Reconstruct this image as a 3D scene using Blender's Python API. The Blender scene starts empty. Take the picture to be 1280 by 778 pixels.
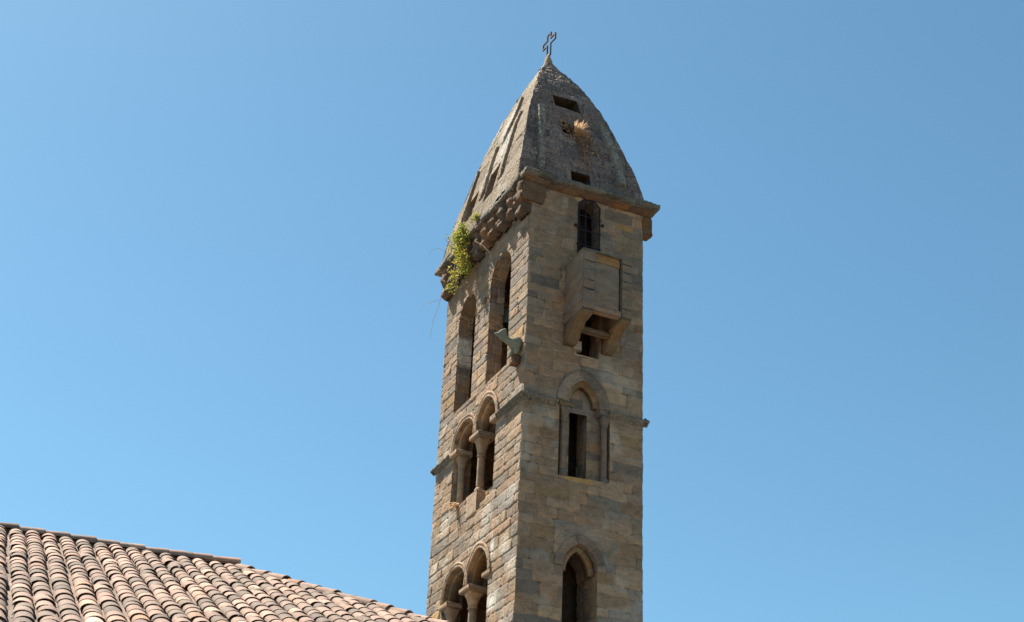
import bpy, math, random
import numpy as np
from mathutils import Vector, Matrix
R = math.radians
random.seed(7)
SC = bpy.context.scene
COL = SC.collection

# ------------------------------------------------------------------ camera
EYE = 1.6                                   # eye height over the ground
PITCH, ROLL = R(28.929), R(2.714)
cam_d = bpy.data.cameras.new('camera'); cam = bpy.data.objects.new('camera', cam_d); COL.objects.link(cam)
cam_d.lens = 54.532; cam_d.sensor_width = 36; cam_d.clip_start = .1; cam_d.clip_end = 6000
fwd = Vector((0, math.cos(PITCH), math.sin(PITCH)))
up0 = Vector((0, -math.sin(PITCH), math.cos(PITCH))); rt0 = Vector((1, 0, 0))
rt = math.cos(ROLL)*rt0 + math.sin(ROLL)*up0
up = math.cos(ROLL)*up0 - math.sin(ROLL)*rt0
m = Matrix((rt, up, -fwd)).transposed().to_4x4(); m.translation = (0, 0, EYE)
cam.matrix_world = m
SC.camera = cam

# ------------------------------------------------------------------ light
SUN_EL, SUN_AZ = 58.5, 145.0                # elevation, azimuth counted from +X towards +Y
sd_ = Vector((math.cos(R(SUN_EL))*math.cos(R(SUN_AZ)), math.cos(R(SUN_EL))*math.sin(R(SUN_AZ)), math.sin(R(SUN_EL))))
w = bpy.data.worlds.new('World'); SC.world = w; w.use_nodes = True
nt = w.node_tree; bg = nt.nodes['Background']
sky = nt.nodes.new('ShaderNodeTexSky'); sky.sky_type = 'NISHITA'; sky.sun_disc = False
sky.sun_elevation = R(SUN_EL); sky.sun_rotation = math.atan2(sd_.x, sd_.y)
sky.altitude = 300; sky.air_density = 1.0; sky.dust_density = 0.7; sky.ozone_density = 2.2
tint = nt.nodes.new('ShaderNodeMix'); tint.data_type = 'RGBA'; tint.blend_type = 'MULTIPLY'; tint.inputs[0].default_value = 1
tint.inputs[7].default_value = (.80, 1.12, 1.06, 1)
nt.links.new(sky.outputs[0], tint.inputs[6]); nt.links.new(tint.outputs[2], bg.inputs[0]); bg.inputs[1].default_value = 0.056
sl = bpy.data.lights.new('sun', 'SUN'); sl.energy = 5.0; sl.angle = R(.53); sl.color = (1, .93, .82)
so = bpy.data.objects.new('sun', sl); COL.objects.link(so)
so.rotation_euler = (-sd_).to_track_quat('-Z', 'Y').to_euler(); so.location = (-20, 10, 40)
vs = SC.view_settings; vs.view_transform = 'Standard'; vs.look = 'None'; vs.exposure = 1.4; vs.gamma = 1
SC.render.engine = 'CYCLES'

# ------------------------------------------------------------------ noise
def hsh(ix, iy, iz, seed=0):
    n = (ix.astype(np.int64)*374761393 + iy.astype(np.int64)*668265263 + iz.astype(np.int64)*2147483647 + seed*1274126177) & 0xffffffff
    n = ((n ^ (n >> 13))*1274126177) & 0xffffffff
    n = (n ^ (n >> 16)) & 0xffffffff
    n = (n*2246822519) & 0xffffffff
    return ((n ^ (n >> 15)) & 0xffffff)/float(0xffffff)
def vnoise(x, y, z, f, seed=0):
    x = x*f; y = y*f; z = z*f
    x0 = np.floor(x); y0 = np.floor(y); z0 = np.floor(z)
    fx = x-x0; fy = y-y0; fz = z-z0
    fx = fx*fx*(3-2*fx); fy = fy*fy*(3-2*fy); fz = fz*fz*(3-2*fz)
    r = 0
    for a in (0, 1):
        for b in (0, 1):
            for c in (0, 1):
                r = r + hsh(x0+a, y0+b, z0+c, seed)*(fx if a else 1-fx)*(fy if b else 1-fy)*(fz if c else 1-fz)
    return r*2-1
def fbm(x, y, z, f, o=3, seed=0):
    r = 0; a = 1; t = 0
    for k in range(o):
        r = r + a*vnoise(x, y, z, f*2**k, seed+k*7); t += a; a *= .5
    return r/t
def sstep(x, a, b):
    t = np.clip((x-a)/(b-a), 0, 1); return t*t*(3-2*t)

# ------------------------------------------------------------------ objects
def mesh_obj(name, V, F, mat, parent=None, smooth=True, attrs=None, mats=None):
    me = bpy.data.meshes.new(name)
    V = np.asarray(V, dtype=np.float32)
    if isinstance(F, np.ndarray):
        nF = len(F); k = F.shape[1]
        me.vertices.add(len(V)); me.vertices.foreach_set('co', V.ravel())
        me.loops.add(nF*k); me.loops.foreach_set('vertex_index', F.ravel().astype(np.int32))
        me.polygons.add(nF); me.polygons.foreach_set('loop_start', np.arange(0, nF*k, k, dtype=np.int32))
        me.update(calc_edges=True)
    else:
        me.from_pydata([tuple(map(float, v)) for v in V], [], F)
    me.validate()
    if smooth and len(me.polygons):
        me.polygons.foreach_set('use_smooth', [True]*len(me.polygons))
    if attrs:
        for n, arr in attrs.items():
            at = me.attributes.new(n, 'FLOAT_COLOR', 'POINT'); at.data.foreach_set('color', np.asarray(arr, dtype=np.float32).ravel())
    me.materials.append(mat)
    o = bpy.data.objects.new(name, me); COL.objects.link(o)
    if parent: o.parent = parent
    return o
def thing(name, label, cat, loc=(0, 0, 0), rz=0, group=None):
    o = bpy.data.objects.new(name, None); COL.objects.link(o); o.location = loc; o.rotation_euler = (0, 0, rz)
    o['label'] = label; o['category'] = cat
    if group: o['group'] = group
    return o
def tag(o, label, cat, group=None):
    o['label'] = label; o['category'] = cat
    if group: o['group'] = group
    return o
class MB:
    """collects vertices, faces and the blk colour"""
    def __init__(s): s.V = []; s.F = []; s.A = []
    def add(s, V, F, col=(.5, .5, 0, 0)):
        n = len(s.V); s.V += [tuple(v) for v in V]; s.F += [tuple(i+n for i in f) for f in F]
        s.A += [tuple(c) for c in col] if isinstance(col, list) else [col]*len(V)
    def box(s, lo, hi, col=(.5, .5, 0, 0), jit=0):
        x0, y0, z0 = lo; x1, y1, z1 = hi
        V = [(x0, y0, z0), (x1, y0, z0), (x1, y1, z0), (x0, y1, z0), (x0, y0, z1), (x1, y0, z1), (x1, y1, z1), (x0, y1, z1)]
        V = [tuple(c+random.uniform(-jit, jit) for c in v) for v in V]
        s.add(V, [(0, 3, 2, 1), (4, 5, 6, 7), (0, 1, 5, 4), (1, 2, 6, 5), (2, 3, 7, 6), (3, 0, 4, 7)], col)
    def tube(s, pts, r, n=6, col=(.5, .5, 0, 0), taper=None):
        pts = [Vector(p) for p in pts]; V = []; F = []
        for i, p in enumerate(pts):
            d = (pts[min(i+1, len(pts)-1)]-pts[max(i-1, 0)]).normalized()
            a = d.orthogonal().normalized() if i == 0 else (a-d*a.dot(d)).normalized()
            b = d.cross(a); rr = r if taper is None else r*(1-(1-taper)*i/(len(pts)-1))
            V += [p+(a*math.cos(2*math.pi*k/n)+b*math.sin(2*math.pi*k/n))*rr for k in range(n)]
        for i in range(len(pts)-1):
            for k in range(n):
                F.append((i*n+k, i*n+(k+1) % n, (i+1)*n+(k+1) % n, (i+1)*n+k))
        F.append(tuple(range(n))[::-1]); F.append(tuple((len(pts)-1)*n+k for k in range(n)))
        s.add(V, F, col)
    def build(s, name, mat, parent=None, smooth=False):
        return mesh_obj(name, s.V, s.F, mat, parent, smooth, {'blk': s.A})

# ------------------------------------------------------------------ materials
def newmat(name, rough=.9):
    ma = bpy.data.materials.new(name); ma.use_nodes = True
    n = ma.node_tree.nodes; l = ma.node_tree.links; b = n['Principled BSDF']
    b.inputs['Roughness'].default_value = rough
    try: b.inputs['Specular IOR Level'].default_value = .2
    except Exception: pass
    return ma, n, l, b
def ramp(n, l, src, stops, interp='LINEAR'):
    r = n.new('ShaderNodeValToRGB'); r.color_ramp.interpolation = interp
    e = r.color_ramp.elements
    while len(e) < len(stops): e.new(.5)
    for i, (p, c) in enumerate(stops): e[i].position = p; e[i].color = (*c, 1) if len(c) == 3 else c
    l.new(src, r.inputs[0]); return r.outputs[0]
def mix(n, l, fac, a, b, mode='MIX'):
    x = n.new('ShaderNodeMix'); x.data_type = 'RGBA'; x.blend_type = mode
    for s, v in ((x.inputs[0], fac), (x.inputs[6], a), (x.inputs[7], b)):
        if isinstance(v, (int, float)): s.default_value = v
        elif isinstance(v, tuple): s.default_value = (*v, 1)
        else: l.new(v, s)
    return x.outputs[2]
def math_(n, l, op, a, b=None, clamp=False):
    x = n.new('ShaderNodeMath'); x.operation = op; x.use_clamp = clamp
    for i, v in enumerate((a, b)):
        if v is None: continue
        if isinstance(v, (int, float)): x.inputs[i].default_value = v
        else: l.new(v, x.inputs[i])
    return x.outputs[0]
def noise(n, l, scale, detail=6, rough=.6, vec=None, dist=0):
    x = n.new('ShaderNodeTexNoise'); x.inputs['Scale'].default_value = scale; x.inputs['Detail'].default_value = detail
    x.inputs['Roughness'].default_value = rough; x.inputs['Distortion'].default_value = dist
    if vec is not None: l.new(vec, x.inputs['Vector'])
    return x.outputs[0]
def stone(name, stops, mortar, mortar_amt=.6, crack=0, lichen=(.16, .15, .10), lich=.35, bump=.02, stain=(.20, .12, .06), pale=(.62, .58, .50), rust=.35, dark=.0):
    ma, n, l, b = newmat(name)
    tc = n.new('ShaderNodeTexCoord'); ob = tc.outputs['Object']
    at = n.new('ShaderNodeAttribute'); at.attribute_name = 'blk'
    sp = n.new('ShaderNodeSeparateColor'); l.new(at.outputs['Color'], sp.inputs[0])
    r1, r2, mo = sp.outputs[0], sp.outputs[1], sp.outputs[2]; al = at.outputs['Alpha']
    base = ramp(n, l, r1, stops)
    # value change from block to block
    v = math_(n, l, 'MULTIPLY_ADD', r2, .42); v.node.inputs[2].default_value = .76
    c = mix(n, l, 1.0, base, v, 'MULTIPLY')
    # bedding streaks and mottling
    mp = n.new('ShaderNodeMapping'); mp.inputs['Scale'].default_value = (1, 1, 1.7); l.new(ob, mp.inputs[0])
    n1 = noise(n, l, 3.0, 8, .65, mp.outputs[0], .3)
    c = mix(n, l, 1.0, c, ramp(n, l, n1, [(.28, (.66, .65, .64)), (.5, (1, 1, 1)), (.74, (1.32, 1.28, 1.22))]), 'MULTIPLY')
    n2 = noise(n, l, 28, 8, .75, ob)
    c = mix(n, l, 1.0, c, ramp(n, l, n2, [(.3, (.6, .6, .6)), (.52, (1.03, 1.03, 1.03)), (.75, (1.42, 1.40, 1.34))]), 'MULTIPLY')
    # rusty and dark weathering
    n3 = noise(n, l, .9, 6, .6, ob, .6)
    c = mix(n, l, math_(n, l, 'MULTIPLY', ramp(n, l, n3, [(.48, (0, 0, 0)), (.68, (1, 1, 1))]), rust), c, mix(n, l, 1.0, c, (1.55, 1.05, .62), 'MULTIPLY'))
    n4 = noise(n, l, 2.3, 9, .72, ob, .8)
    c = mix(n, l, math_(n, l, 'MULTIPLY', ramp(n, l, n4, [(.52, (0, 0, 0)), (.66, (1, 1, 1))]), lich), c, lichen)
    # pale patches where the stone itself is pale or limewashed
    n5 = noise(n, l, 5.5, 8, .75, ob, .5)
    pa = math_(n, l, 'MULTIPLY', ramp(n, l, n5, [(.30, (0, 0, 0)), (.52, (1, 1, 1))]), al, True)
    c = mix(n, l, pa, c, pale)
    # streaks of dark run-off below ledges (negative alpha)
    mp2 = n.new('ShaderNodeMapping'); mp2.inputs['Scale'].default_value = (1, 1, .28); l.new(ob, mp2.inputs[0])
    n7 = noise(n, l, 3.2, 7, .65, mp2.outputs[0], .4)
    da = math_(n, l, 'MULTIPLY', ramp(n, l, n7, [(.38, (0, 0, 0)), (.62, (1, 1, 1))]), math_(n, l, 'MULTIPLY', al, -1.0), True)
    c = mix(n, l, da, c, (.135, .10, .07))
    # mortar
    n6 = noise(n, l, 2.1, 5, .6, ob)
    mm = math_(n, l, 'MULTIPLY', math_(n, l, 'MULTIPLY', mo, ramp(n, l, n6, [(.44, (.12, .12, .12)), (.60, (1, 1, 1))])), mortar_amt, True)
    c = mix(n, l, mm, c, mortar)
    jd = math_(n, l, 'MULTIPLY', mo, .55, True)
    c = mix(n, l, math_(n, l, 'SUBTRACT', jd, mm, True), c, (.06, .045, .03))
    if crack:
        vc = n.new('ShaderNodeTexVoronoi'); vc.feature = 'DISTANCE_TO_EDGE'; vc.inputs['Scale'].default_value = 6.5
        dv = n.new('ShaderNodeVectorMath'); dv.operation = 'ADD'; nz3 = n.new('ShaderNodeTexNoise'); nz3.inputs['Scale'].default_value = 5; l.new(ob, nz3.inputs['Vector'])
        sc3 = n.new('ShaderNodeVectorMath'); sc3.operation = 'SCALE'; sc3.inputs['Scale'].default_value = .5; l.new(nz3.outputs['Color'], sc3.inputs[0])
        l.new(ob, dv.inputs[0]); l.new(sc3.outputs[0], dv.inputs[1]); l.new(dv.outputs[0], vc.inputs['Vector'])
        ck = math_(n, l, 'MULTIPLY', ramp(n, l, vc.outputs['Distance'], [(.0, (1, 1, 1)), (.07, (0, 0, 0))]), ramp(n, l, n1, [(.4, (.1, .1, .1)), (.55, (1, 1, 1))]))
        c = mix(n, l, math_(n, l, 'MULTIPLY', ck, crack), c, (.035, .035, .04))
        spk = ramp(n, l, noise(n, l, 38, 5, .7, ob), [(.60, (0, 0, 0)), (.68, (1, 1, 1))])
        c = mix(n, l, math_(n, l, 'MULTIPLY', spk, .7), c, (.34, .32, .27))
    # small pits
    vo = n.new('ShaderNodeTexVoronoi'); vo.inputs['Scale'].default_value = 17; l.new(ob, vo.inputs['Vector'])
    pit = ramp(n, l, vo.outputs['Distance'], [(.05, (1, 1, 1)), (.2, (0, 0, 0))])
    pm = math_(n, l, 'MULTIPLY', pit, ramp(n, l, noise(n, l, 4, 3, .5, ob), [(.5, (0, 0, 0)), (.6, (1, 1, 1))]))
    c = mix(n, l, math_(n, l, 'MULTIPLY', pm, .5), c, (.07, .05, .035))
    l.new(c, b.inputs['Base Color'])
    hgt = math_(n, l, 'ADD', math_(n, l, 'MULTIPLY', n2, .6), math_(n, l, 'MULTIPLY', noise(n, l, 9, 8, .7, mp.outputs[0]), .9))
    hgt = math_(n, l, 'SUBTRACT', hgt, math_(n, l, 'MULTIPLY', pm, .5))
    if crack: hgt = math_(n, l, 'SUBTRACT', hgt, math_(n, l, 'MULTIPLY', ck, .8))
    bu = n.new('ShaderNodeBump'); bu.inputs['Strength'].default_value = .9; bu.inputs['Distance'].default_value = bump
    l.new(hgt, bu.inputs['Height']); l.new(bu.outputs[0], b.inputs['Normal'])
    return ma
WALLSTOPS = [(.0, (0.189, 0.155, 0.130)), (.25, (0.225, 0.179, 0.134)), (.45, (0.275, 0.196, 0.134)), (.65, (0.293, 0.205, 0.130)), (.82, (0.257, 0.165, 0.105)), (.94, (0.333, 0.236, 0.155)), (.99, (0.320, 0.209, 0.109)), (1, (0.396, 0.240, 0.092))]
M_WALL = stone('ashlar_sandstone', WALLSTOPS, (.50, .38, .31), .55)
M_CARVE = stone('carved_sandstone', [(0, (0.257, 0.189, 0.134)), (.5, (0.323, 0.225, 0.151)), (1, (0.389, 0.270, 0.176))], (.4, .3, .24), .3, bump=.02, lich=.3)
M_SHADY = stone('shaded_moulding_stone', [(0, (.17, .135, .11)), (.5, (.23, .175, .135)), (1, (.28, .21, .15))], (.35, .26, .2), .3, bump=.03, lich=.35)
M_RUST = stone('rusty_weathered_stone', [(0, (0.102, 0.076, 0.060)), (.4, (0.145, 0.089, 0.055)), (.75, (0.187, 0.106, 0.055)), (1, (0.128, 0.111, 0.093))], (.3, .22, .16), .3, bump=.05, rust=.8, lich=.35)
M_ORANGE = stone('orange_stained_stone', [(0, (.18, .125, .075)), (.5, (.24, .155, .075)), (1, (.21, .165, .12))], (.4, .3, .2), .3, bump=.02, rust=.7, lich=.25)
M_SPIRE = stone('lichened_spire_stone', [(0, (0.189, 0.149, 0.139)), (.5, (0.252, 0.196, 0.174)), (1, (0.306, 0.231, 0.193))], (.10, .09, .08), .35, lichen=(.13, .11, .085), lich=.3, bump=.05, rust=.25, crack=.85, pale=(.31, .29, .23))
M_SPIREL = stone('dry_spire_stone', [(0, (0.189, 0.145, 0.101)), (.5, (0.236, 0.180, 0.123)), (1, (0.283, 0.215, 0.146))], (.2, .16, .12), .35, lichen=(.26, .24, .17), lich=.25, bump=.03, rust=.25, pale=(.42, .39, .34), crack=.35)
M_LEDGE = stone('lichened_cornice_stone', [(0, (.13, .13, .115)), (.5, (.18, .165, .14)), (1, (.23, .20, .16))], (.3, .26, .2), .3, lichen=(.17, .16, .08), lich=.6, bump=.05, rust=.4, crack=.5)
M_GREEN = stone('green_algae_stone', [(0, (.15, .145, .105)), (.5, (.20, .19, .14)), (1, (.28, .26, .2))], (.3, .3, .24), .2, lichen=(.30, .32, .25), lich=.3, bump=.03, rust=0)
M_CONSOLE = stone('brown_console_stone', [(0, (.15, .11, .07)), (.5, (.20, .14, .08)), (1, (.18, .14, .10))], (.4, .3, .2), .3, bump=.05, rust=.5, lich=.4)
M_BOX = stone('turret_sandstone', [(0, (0.180, 0.148, 0.119)), (.45, (0.205, 0.160, 0.119)), (.7, (0.230, 0.156, 0.112)), (1, (0.246, 0.171, 0.122))], (.4, .3, .24), .3, lich=.3, lichen=(.24, .19, .08))
def flat(name, col, rough=.8, metal=0, var=.3, sc=20, trans=0):
    ma, n, l, b = newmat(name, rough)
    tc = n.new('ShaderNodeTexCoord'); x = noise(n, l, sc, 5, .6, tc.outputs['Object'])
    c = mix(n, l, 1.0, col, ramp(n, l, x, [(.3, (1-var,)*3), (.7, (1+var,)*3)]), 'MULTIPLY')
    l.new(c, b.inputs['Base Color']); b.inputs['Metallic'].default_value = metal
    return ma
M_IRON = flat('black_iron', (.02, .02, .035), .6, .3)
M_BELL = flat('dark_bronze', (.16, .19, .16), .5, .4)
M_WOOD = flat('old_brown_timber', (.16, .09, .045), .9, 0, .5, 9)
M_GROUND = flat('dry_earth', (.145, .13, .11), .95, 0, .3, .5)
M_PLASTER = flat('ochre_plaster', (.55, .46, .34), .9, 0, .2, 2)
def leafmat(name, stops):
    ma, n, l, b = newmat(name, .6)
    at = n.new('ShaderNodeAttribute'); at.attribute_name = 'blk'
    sp = n.new('ShaderNodeSeparateColor'); l.new(at.outputs['Color'], sp.inputs[0])
    c = ramp(n, l, sp.outputs[0], stops); l.new(c, b.inputs['Base Color'])
    tr = n.new('ShaderNodeBsdfTranslucent'); l.new(c, tr.inputs[0])
    ms = n.new('ShaderNodeMixShader'); ms.inputs[0].default_value = .35
    l.new(b.outputs[0], ms.inputs[1]); l.new(tr.outputs[0], ms.inputs[2]); l.new(ms.outputs[0], n['Material Output'].inputs[0])
    return ma
M_LEAF = leafmat('yellow_green_leaves', [(0, (.08, .12, .03)), (.45, (.22, .26, .05)), (.75, (.45, .42, .06)), (1, (.52, .38, .08))])
M_DRY = leafmat('dry_straw', [(0, (.22, .10, .04)), (.5, (.45, .26, .13)), (1, (.72, .52, .32))])
M_TWIG = flat('dry_twig', (.30, .25, .20), .9)

# ------------------------------------------------------------------ ground and church in front
def disc_ground():
    V = []; F = []; rings = [0, 8, 20, 50, 120, 400, 1500, 5000]; N = 48
    V.append((0, 0, 0))
    for r_ in rings[1:]:
        for k in range(N): V.append((r_*math.cos(2*math.pi*k/N), r_*math.sin(2*math.pi*k/N), 0))
    for k in range(N): F.append((0, 1+k, 1+(k+1) % N))
    for i in range(len(rings)-2):
        for k in range(N):
            a = 1+i*N+k; b = 1+i*N+(k+1) % N; F.append((a, a+N, b+N, b))
    o = mesh_obj('ground', V, F, M_GROUND, smooth=False); o['kind'] = 'structure'
disc_ground()

# --- foreground church with a tiled roof: frame (r along ridge, s up the slope)
AZ, PT = R(20.02), R(24.85)
us = np.array([-math.sin(AZ)*math.cos(PT), math.cos(AZ)*math.cos(PT), math.sin(PT)])
rd = np.array([math.cos(AZ), math.sin(AZ), 0.0])
nn = np.cross(rd, us)
Q0 = np.array([-4.47082, 14.20999, 4.28226+EYE])
S_R, S_E, R_L, R_B = 7.46, -3.0, -5.0, 3.08     # ridge, eave, left end, right end of the ridge
HK = .715                                        # hip: dr per ds
RUN = (S_R-S_E)*math.cos(PT)
def rp(r_, s_, h=0.0): return Q0 + rd*r_ + us*s_ + nn*h
church = thing('church', 'low church building with weathered barrel tiled roof in front of the tower', 'church', tuple(map(float, (rp(0, S_E)[0], rp(0, S_E)[1], 0))))
CL = np.array(church.location)
def cw(p): return np.asarray(p)-CL
outw = -np.array([us[0], us[1], 0])/math.cos(PT)     # horizontal, towards the camera
zE = rp(0, S_E)[2]
RB = S_R-S_E
def tile_profile(rad, k, N, up_=True):
    a = math.pi*(k/N); return -rad*math.cos(a), rad*math.sin(a)
TV = []; TF = []; TA = []
def add_tile(org, along, side, nor, w0, w1, L, rise, col, N=8, th=.008, conc=False):
    """barrel tile: org lower middle, along = up-slope unit, w0 lower half width, w1 upper half width"""
    b0 = len(TV); sg = -1 if conc else 1
    for (t, wd) in ((0, w0), (L, w1)):
        for (dr) in (0, -th):
            for k in range(N+1):
                a = math.pi*k/N
                q = org+along*t+side*(-(wd+dr)*math.cos(a))+nor*(sg*((wd+dr)*rise*math.sin(a)))
                TV.append(q); TA.append(col)
    n1 = N+1
    for k in range(N):
        TF.append((b0+k, b0+k+1, b0+2*n1+k+1, b0+2*n1+k))            # outer
        TF.append((b0+n1+k+1, b0+n1+k, b0+3*n1+k, b0+3*n1+k+1))      # inner
    b1 = len(TV)
    for q_ in range(2*n1): TV.append(TV[b0+q_]); TA.append(col)
    for k in range(N):
        TF.append((b1+k+1, b1+k, b1+n1+k, b1+n1+k+1))                # lower lip, hard edged
CP = .232; EX = .34
rng = random.Random(3)
def tcol():
    u = rng.random()
    return (u, rng.random(), 0, 1)
c0 = int(math.floor(R_L/CP)); c1 = int((R_B+RB*HK)/CP)+1
for c in range(c0, c1):
    r0 = c*CP+.012
    # height of the column top: ridge or hip
    top = S_R-.06 if r0 <= R_B else S_R-(r0-R_B)/HK-.04
    wob = rng.uniform(-.012, .012); s = S_E+rng.uniform(-.03, .03)
    sj = s
    while sj < top-.1:
        L = min(.42, top-sj+.05)
        tilt = rng.uniform(.0, .006)*(2.5 if rng.random() < .08 else 1)
        jx = wob+.008*math.sin(sj*1.3+c)+rng.gauss(0, .007)
        al = us*1.0+rd*rng.gauss(0, .02)+nn*(-.014-tilt*.3)
        al = al/np.linalg.norm(al)
        sc = rng.uniform(.96, 1.05)
        add_tile(rp(r0+jx, sj, .062+tilt+rng.uniform(0, .004)), al, rd, nn, .102*sc, .089*sc, L, .66, tcol())
        sj += EX*rng.uniform(.80, 1.10) if rng.random() < .93 else EX*.6
    # channel tiles between the covers
    sj = S_E-.05; rc = r0+CP/2
    topc = S_R-.06 if rc <= R_B else S_R-(rc-R_B)/HK-.04
    while sj < topc-.1:
        L = min(.44, topc-sj+.02)
        add_tile(rp(rc+rng.gauss(0, .008), sj, .075), us, rd, nn, .10, .09, L, .62, (rng.random()*.6, rng.random()*.5, 0, 1), N=5, conc=True)
        sj += EX
ma, n, l, b = newmat('weathered_clay_tile', .85)
tc = n.new('ShaderNodeTexCoord'); ob = tc.outputs['Object']
at = n.new('ShaderNodeAttribute'); at.attribute_name = 'blk'
spc = n.new('ShaderNodeSeparateColor'); l.new(at.outputs['Color'], spc.inputs[0])
base = ramp(n, l, spc.outputs[0], [(0, (0.141, 0.102, 0.080)), (.3, (0.194, 0.135, 0.104)), (.55, (0.255, 0.168, 0.128)), (.74, (0.299, 0.189, 0.144)), (.90, (0.370, 0.234, 0.180)), (.96, (0.334, 0.176, 0.104)), (1, (0.475, 0.344, 0.272))])
cc = mix(n, l, 1.0, base, math_(n, l, 'ADD', math_(n, l, 'MULTIPLY', spc.outputs[1], .45), .78), 'MULTIPLY')
nA = noise(n, l, 7, 8, .7, ob)
cc = mix(n, l, 1.0, cc, ramp(n, l, nA, [(.3, (.68, .68, .66)), (.7, (1.28, 1.26, 1.24))]), 'MULTIPLY')
nB = noise(n, l, 32, 8, .75, ob)
cc = mix(n, l, ramp(n, l, nB, [(.52, (0, 0, 0)), (.70, (.3, .3, .3))]), cc, (.20, .18, .13))
nC = noise(n, l, 1.3, 5, .6, ob)
cc = mix(n, l, ramp(n, l, nC, [(.55, (0, 0, 0)), (.75, (.3, .3, .3))]), cc, (.20, .175, .12))
nD = noise(n, l, 55, 4, .6, ob)
cc = mix(n, l, ramp(n, l, nD, [(.64, (0, 0, 0)), (.70, (.5, .5, .5))]), cc, (.40, .37, .30))
l.new(cc, b.inputs['Base Color'])
bu = n.new('ShaderNodeBump'); bu.inputs['Strength'].default_value = .6; bu.inputs['Distance'].default_value = .012
l.new(nB, bu.inputs['Height']); l.new(bu.outputs[0], b.inputs['Normal'])
M_TILE = ma
# deck under the tiles is the roof body
E0 = rp(R_L, S_E); E1 = rp(R_B+RB*HK, S_E); G0 = rp(R_L, S_R); G1 = rp(R_B, S_R)
bk = -outw*2*RUN
roofV = [E0, E1, G1, G0, E0+bk, E1+bk]
roof = mesh_obj('roof', [cw(v) for v in TV], TF, M_TILE, church, True, {'blk': TA})
# roof slopes under and behind the tiles
dk = mesh_obj('roof_deck', [cw(v) for v in roofV], [(0, 1, 2, 3), (1, 5, 2), (5, 4, 3, 2)], M_TILE, roof, False, {'blk': [(.4, .4, 0, 1)]*6})
# ridge and hip tiles
TV, TF, TA = [], [], []
def run_tiles(A, B, lift, step, w, pink):
    A = np.array(A); B = np.array(B); d = B-A; Ln = np.linalg.norm(d); d /= Ln
    z = np.array([0, 0, 1.0]); side = np.cross(d, z); side /= np.linalg.norm(side); nr = np.cross(side, d)
    t = Ln
    k = 0
    while t > 0:
        # each tile starts at its lower/right end and tucks under the next
        c_ = (rng.uniform(*pink), rng.random(), 0, 1)
        al = -d+nr*(-.05+rng.gauss(0, .01))+side*rng.gauss(0, .03); al /= np.linalg.norm(al)
        add_tile(A+d*t+nr*(lift+rng.uniform(0, .02)), al, side, nr, w*rng.uniform(.95, 1.06), w*.86, step*1.35, .8, c_, N=10, th=.018)
        t -= step*rng.uniform(.9, 1.1); k += 1
run_tiles(G0, G1+rd*.05, .065, .34, .13, (.25, .95))
rt_ = mesh_obj('ridge_tiles', [cw(v) for v in TV], TF, M_TILE, roof, True, {'blk': TA})
TV, TF, TA = [], [], []
run_tiles(rp(R_B-.70, S_R, .0), rp(R_B+.10, S_R, .0), .085, .42, .13, (.85, .96))
mesh_obj('ridge_end_cap', [cw(v) for v in TV], TF, M_TILE, roof, True, {'blk': TA})
TV, TF, TA = [], [], []
run_tiles(rp(R_B, S_R), rp(R_B+RB*HK, S_E), .05, .34, .125, (.5, .96))
mesh_obj('hip_tiles', [cw(v) for v in TV], TF, M_TILE, roof, True, {'blk': TA})
# mortar bedding under the ridge and hip tiles
for A_, B_ in ((G0, G1), (G1, rp(R_B+RB*HK, S_E))):
    A_ = np.array(A_); B_ = np.array(B_); d_ = (B_-A_)/np.linalg.norm(B_-A_); sd2 = np.cross(d_, (0, 0, 1.0)); sd2 /= np.linalg.norm(sd2); n2_ = np.cross(sd2, d_)
    qs = [A_-sd2*.10, B_-sd2*.10, B_+sd2*.10, A_+sd2*.10]; Vq = [q+n2_*-.06 for q in qs]+[q*.999+(A_*.001 if 0 else q*.001)+n2_*.10-(sd2*.05 if i > 1 else -sd2*.05) for i, q in enumerate(qs)]
    mesh_obj('mortar_bed', [cw(v) for v in Vq], [(0, 3, 2, 1), (4, 5, 6, 7), (0, 1, 5, 4), (1, 2, 6, 5), (2, 3, 7, 6), (3, 0, 4, 7)], M_TILE, roof, False, {'blk': [(.2, .2, 0, 1)]*8})
# church walls under the eaves
def wallbox():
    ins = .35
    p = [E0+bk*0-outw*ins, E1-outw*ins-rd*ins, E1+bk+outw*ins-rd*ins, E0+bk+outw*ins]
    V = [(q[0], q[1], 0) for q in p]+[(q[0], q[1], zE+.02) for q in p]+[(G0[0], G0[1], G0[2]-.1)]
    F = [(0, 1, 5, 4), (1, 2, 6, 5), (2, 3, 7, 6), (3, 0, 4, 8, 7)]
    mesh_obj('wall', [cw(v) for v in V], F, M_PLASTER, church, False)
wallbox()

# ------------------------------------------------------------------ the bell tower
TH = R(23.66232); W, D = 4.0, 6.664
tower = thing('bell_tower', 'tall narrow sandstone bell tower with curved stone spire and lancet openings', 'tower', (.43676, 40.67435, 0), TH)
Z0 = EYE          # local heights below are over the eye; parts are lifted by Z0
def lift(P): P = np.array(P, dtype=float); P[..., 2] += Z0; return P

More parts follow.
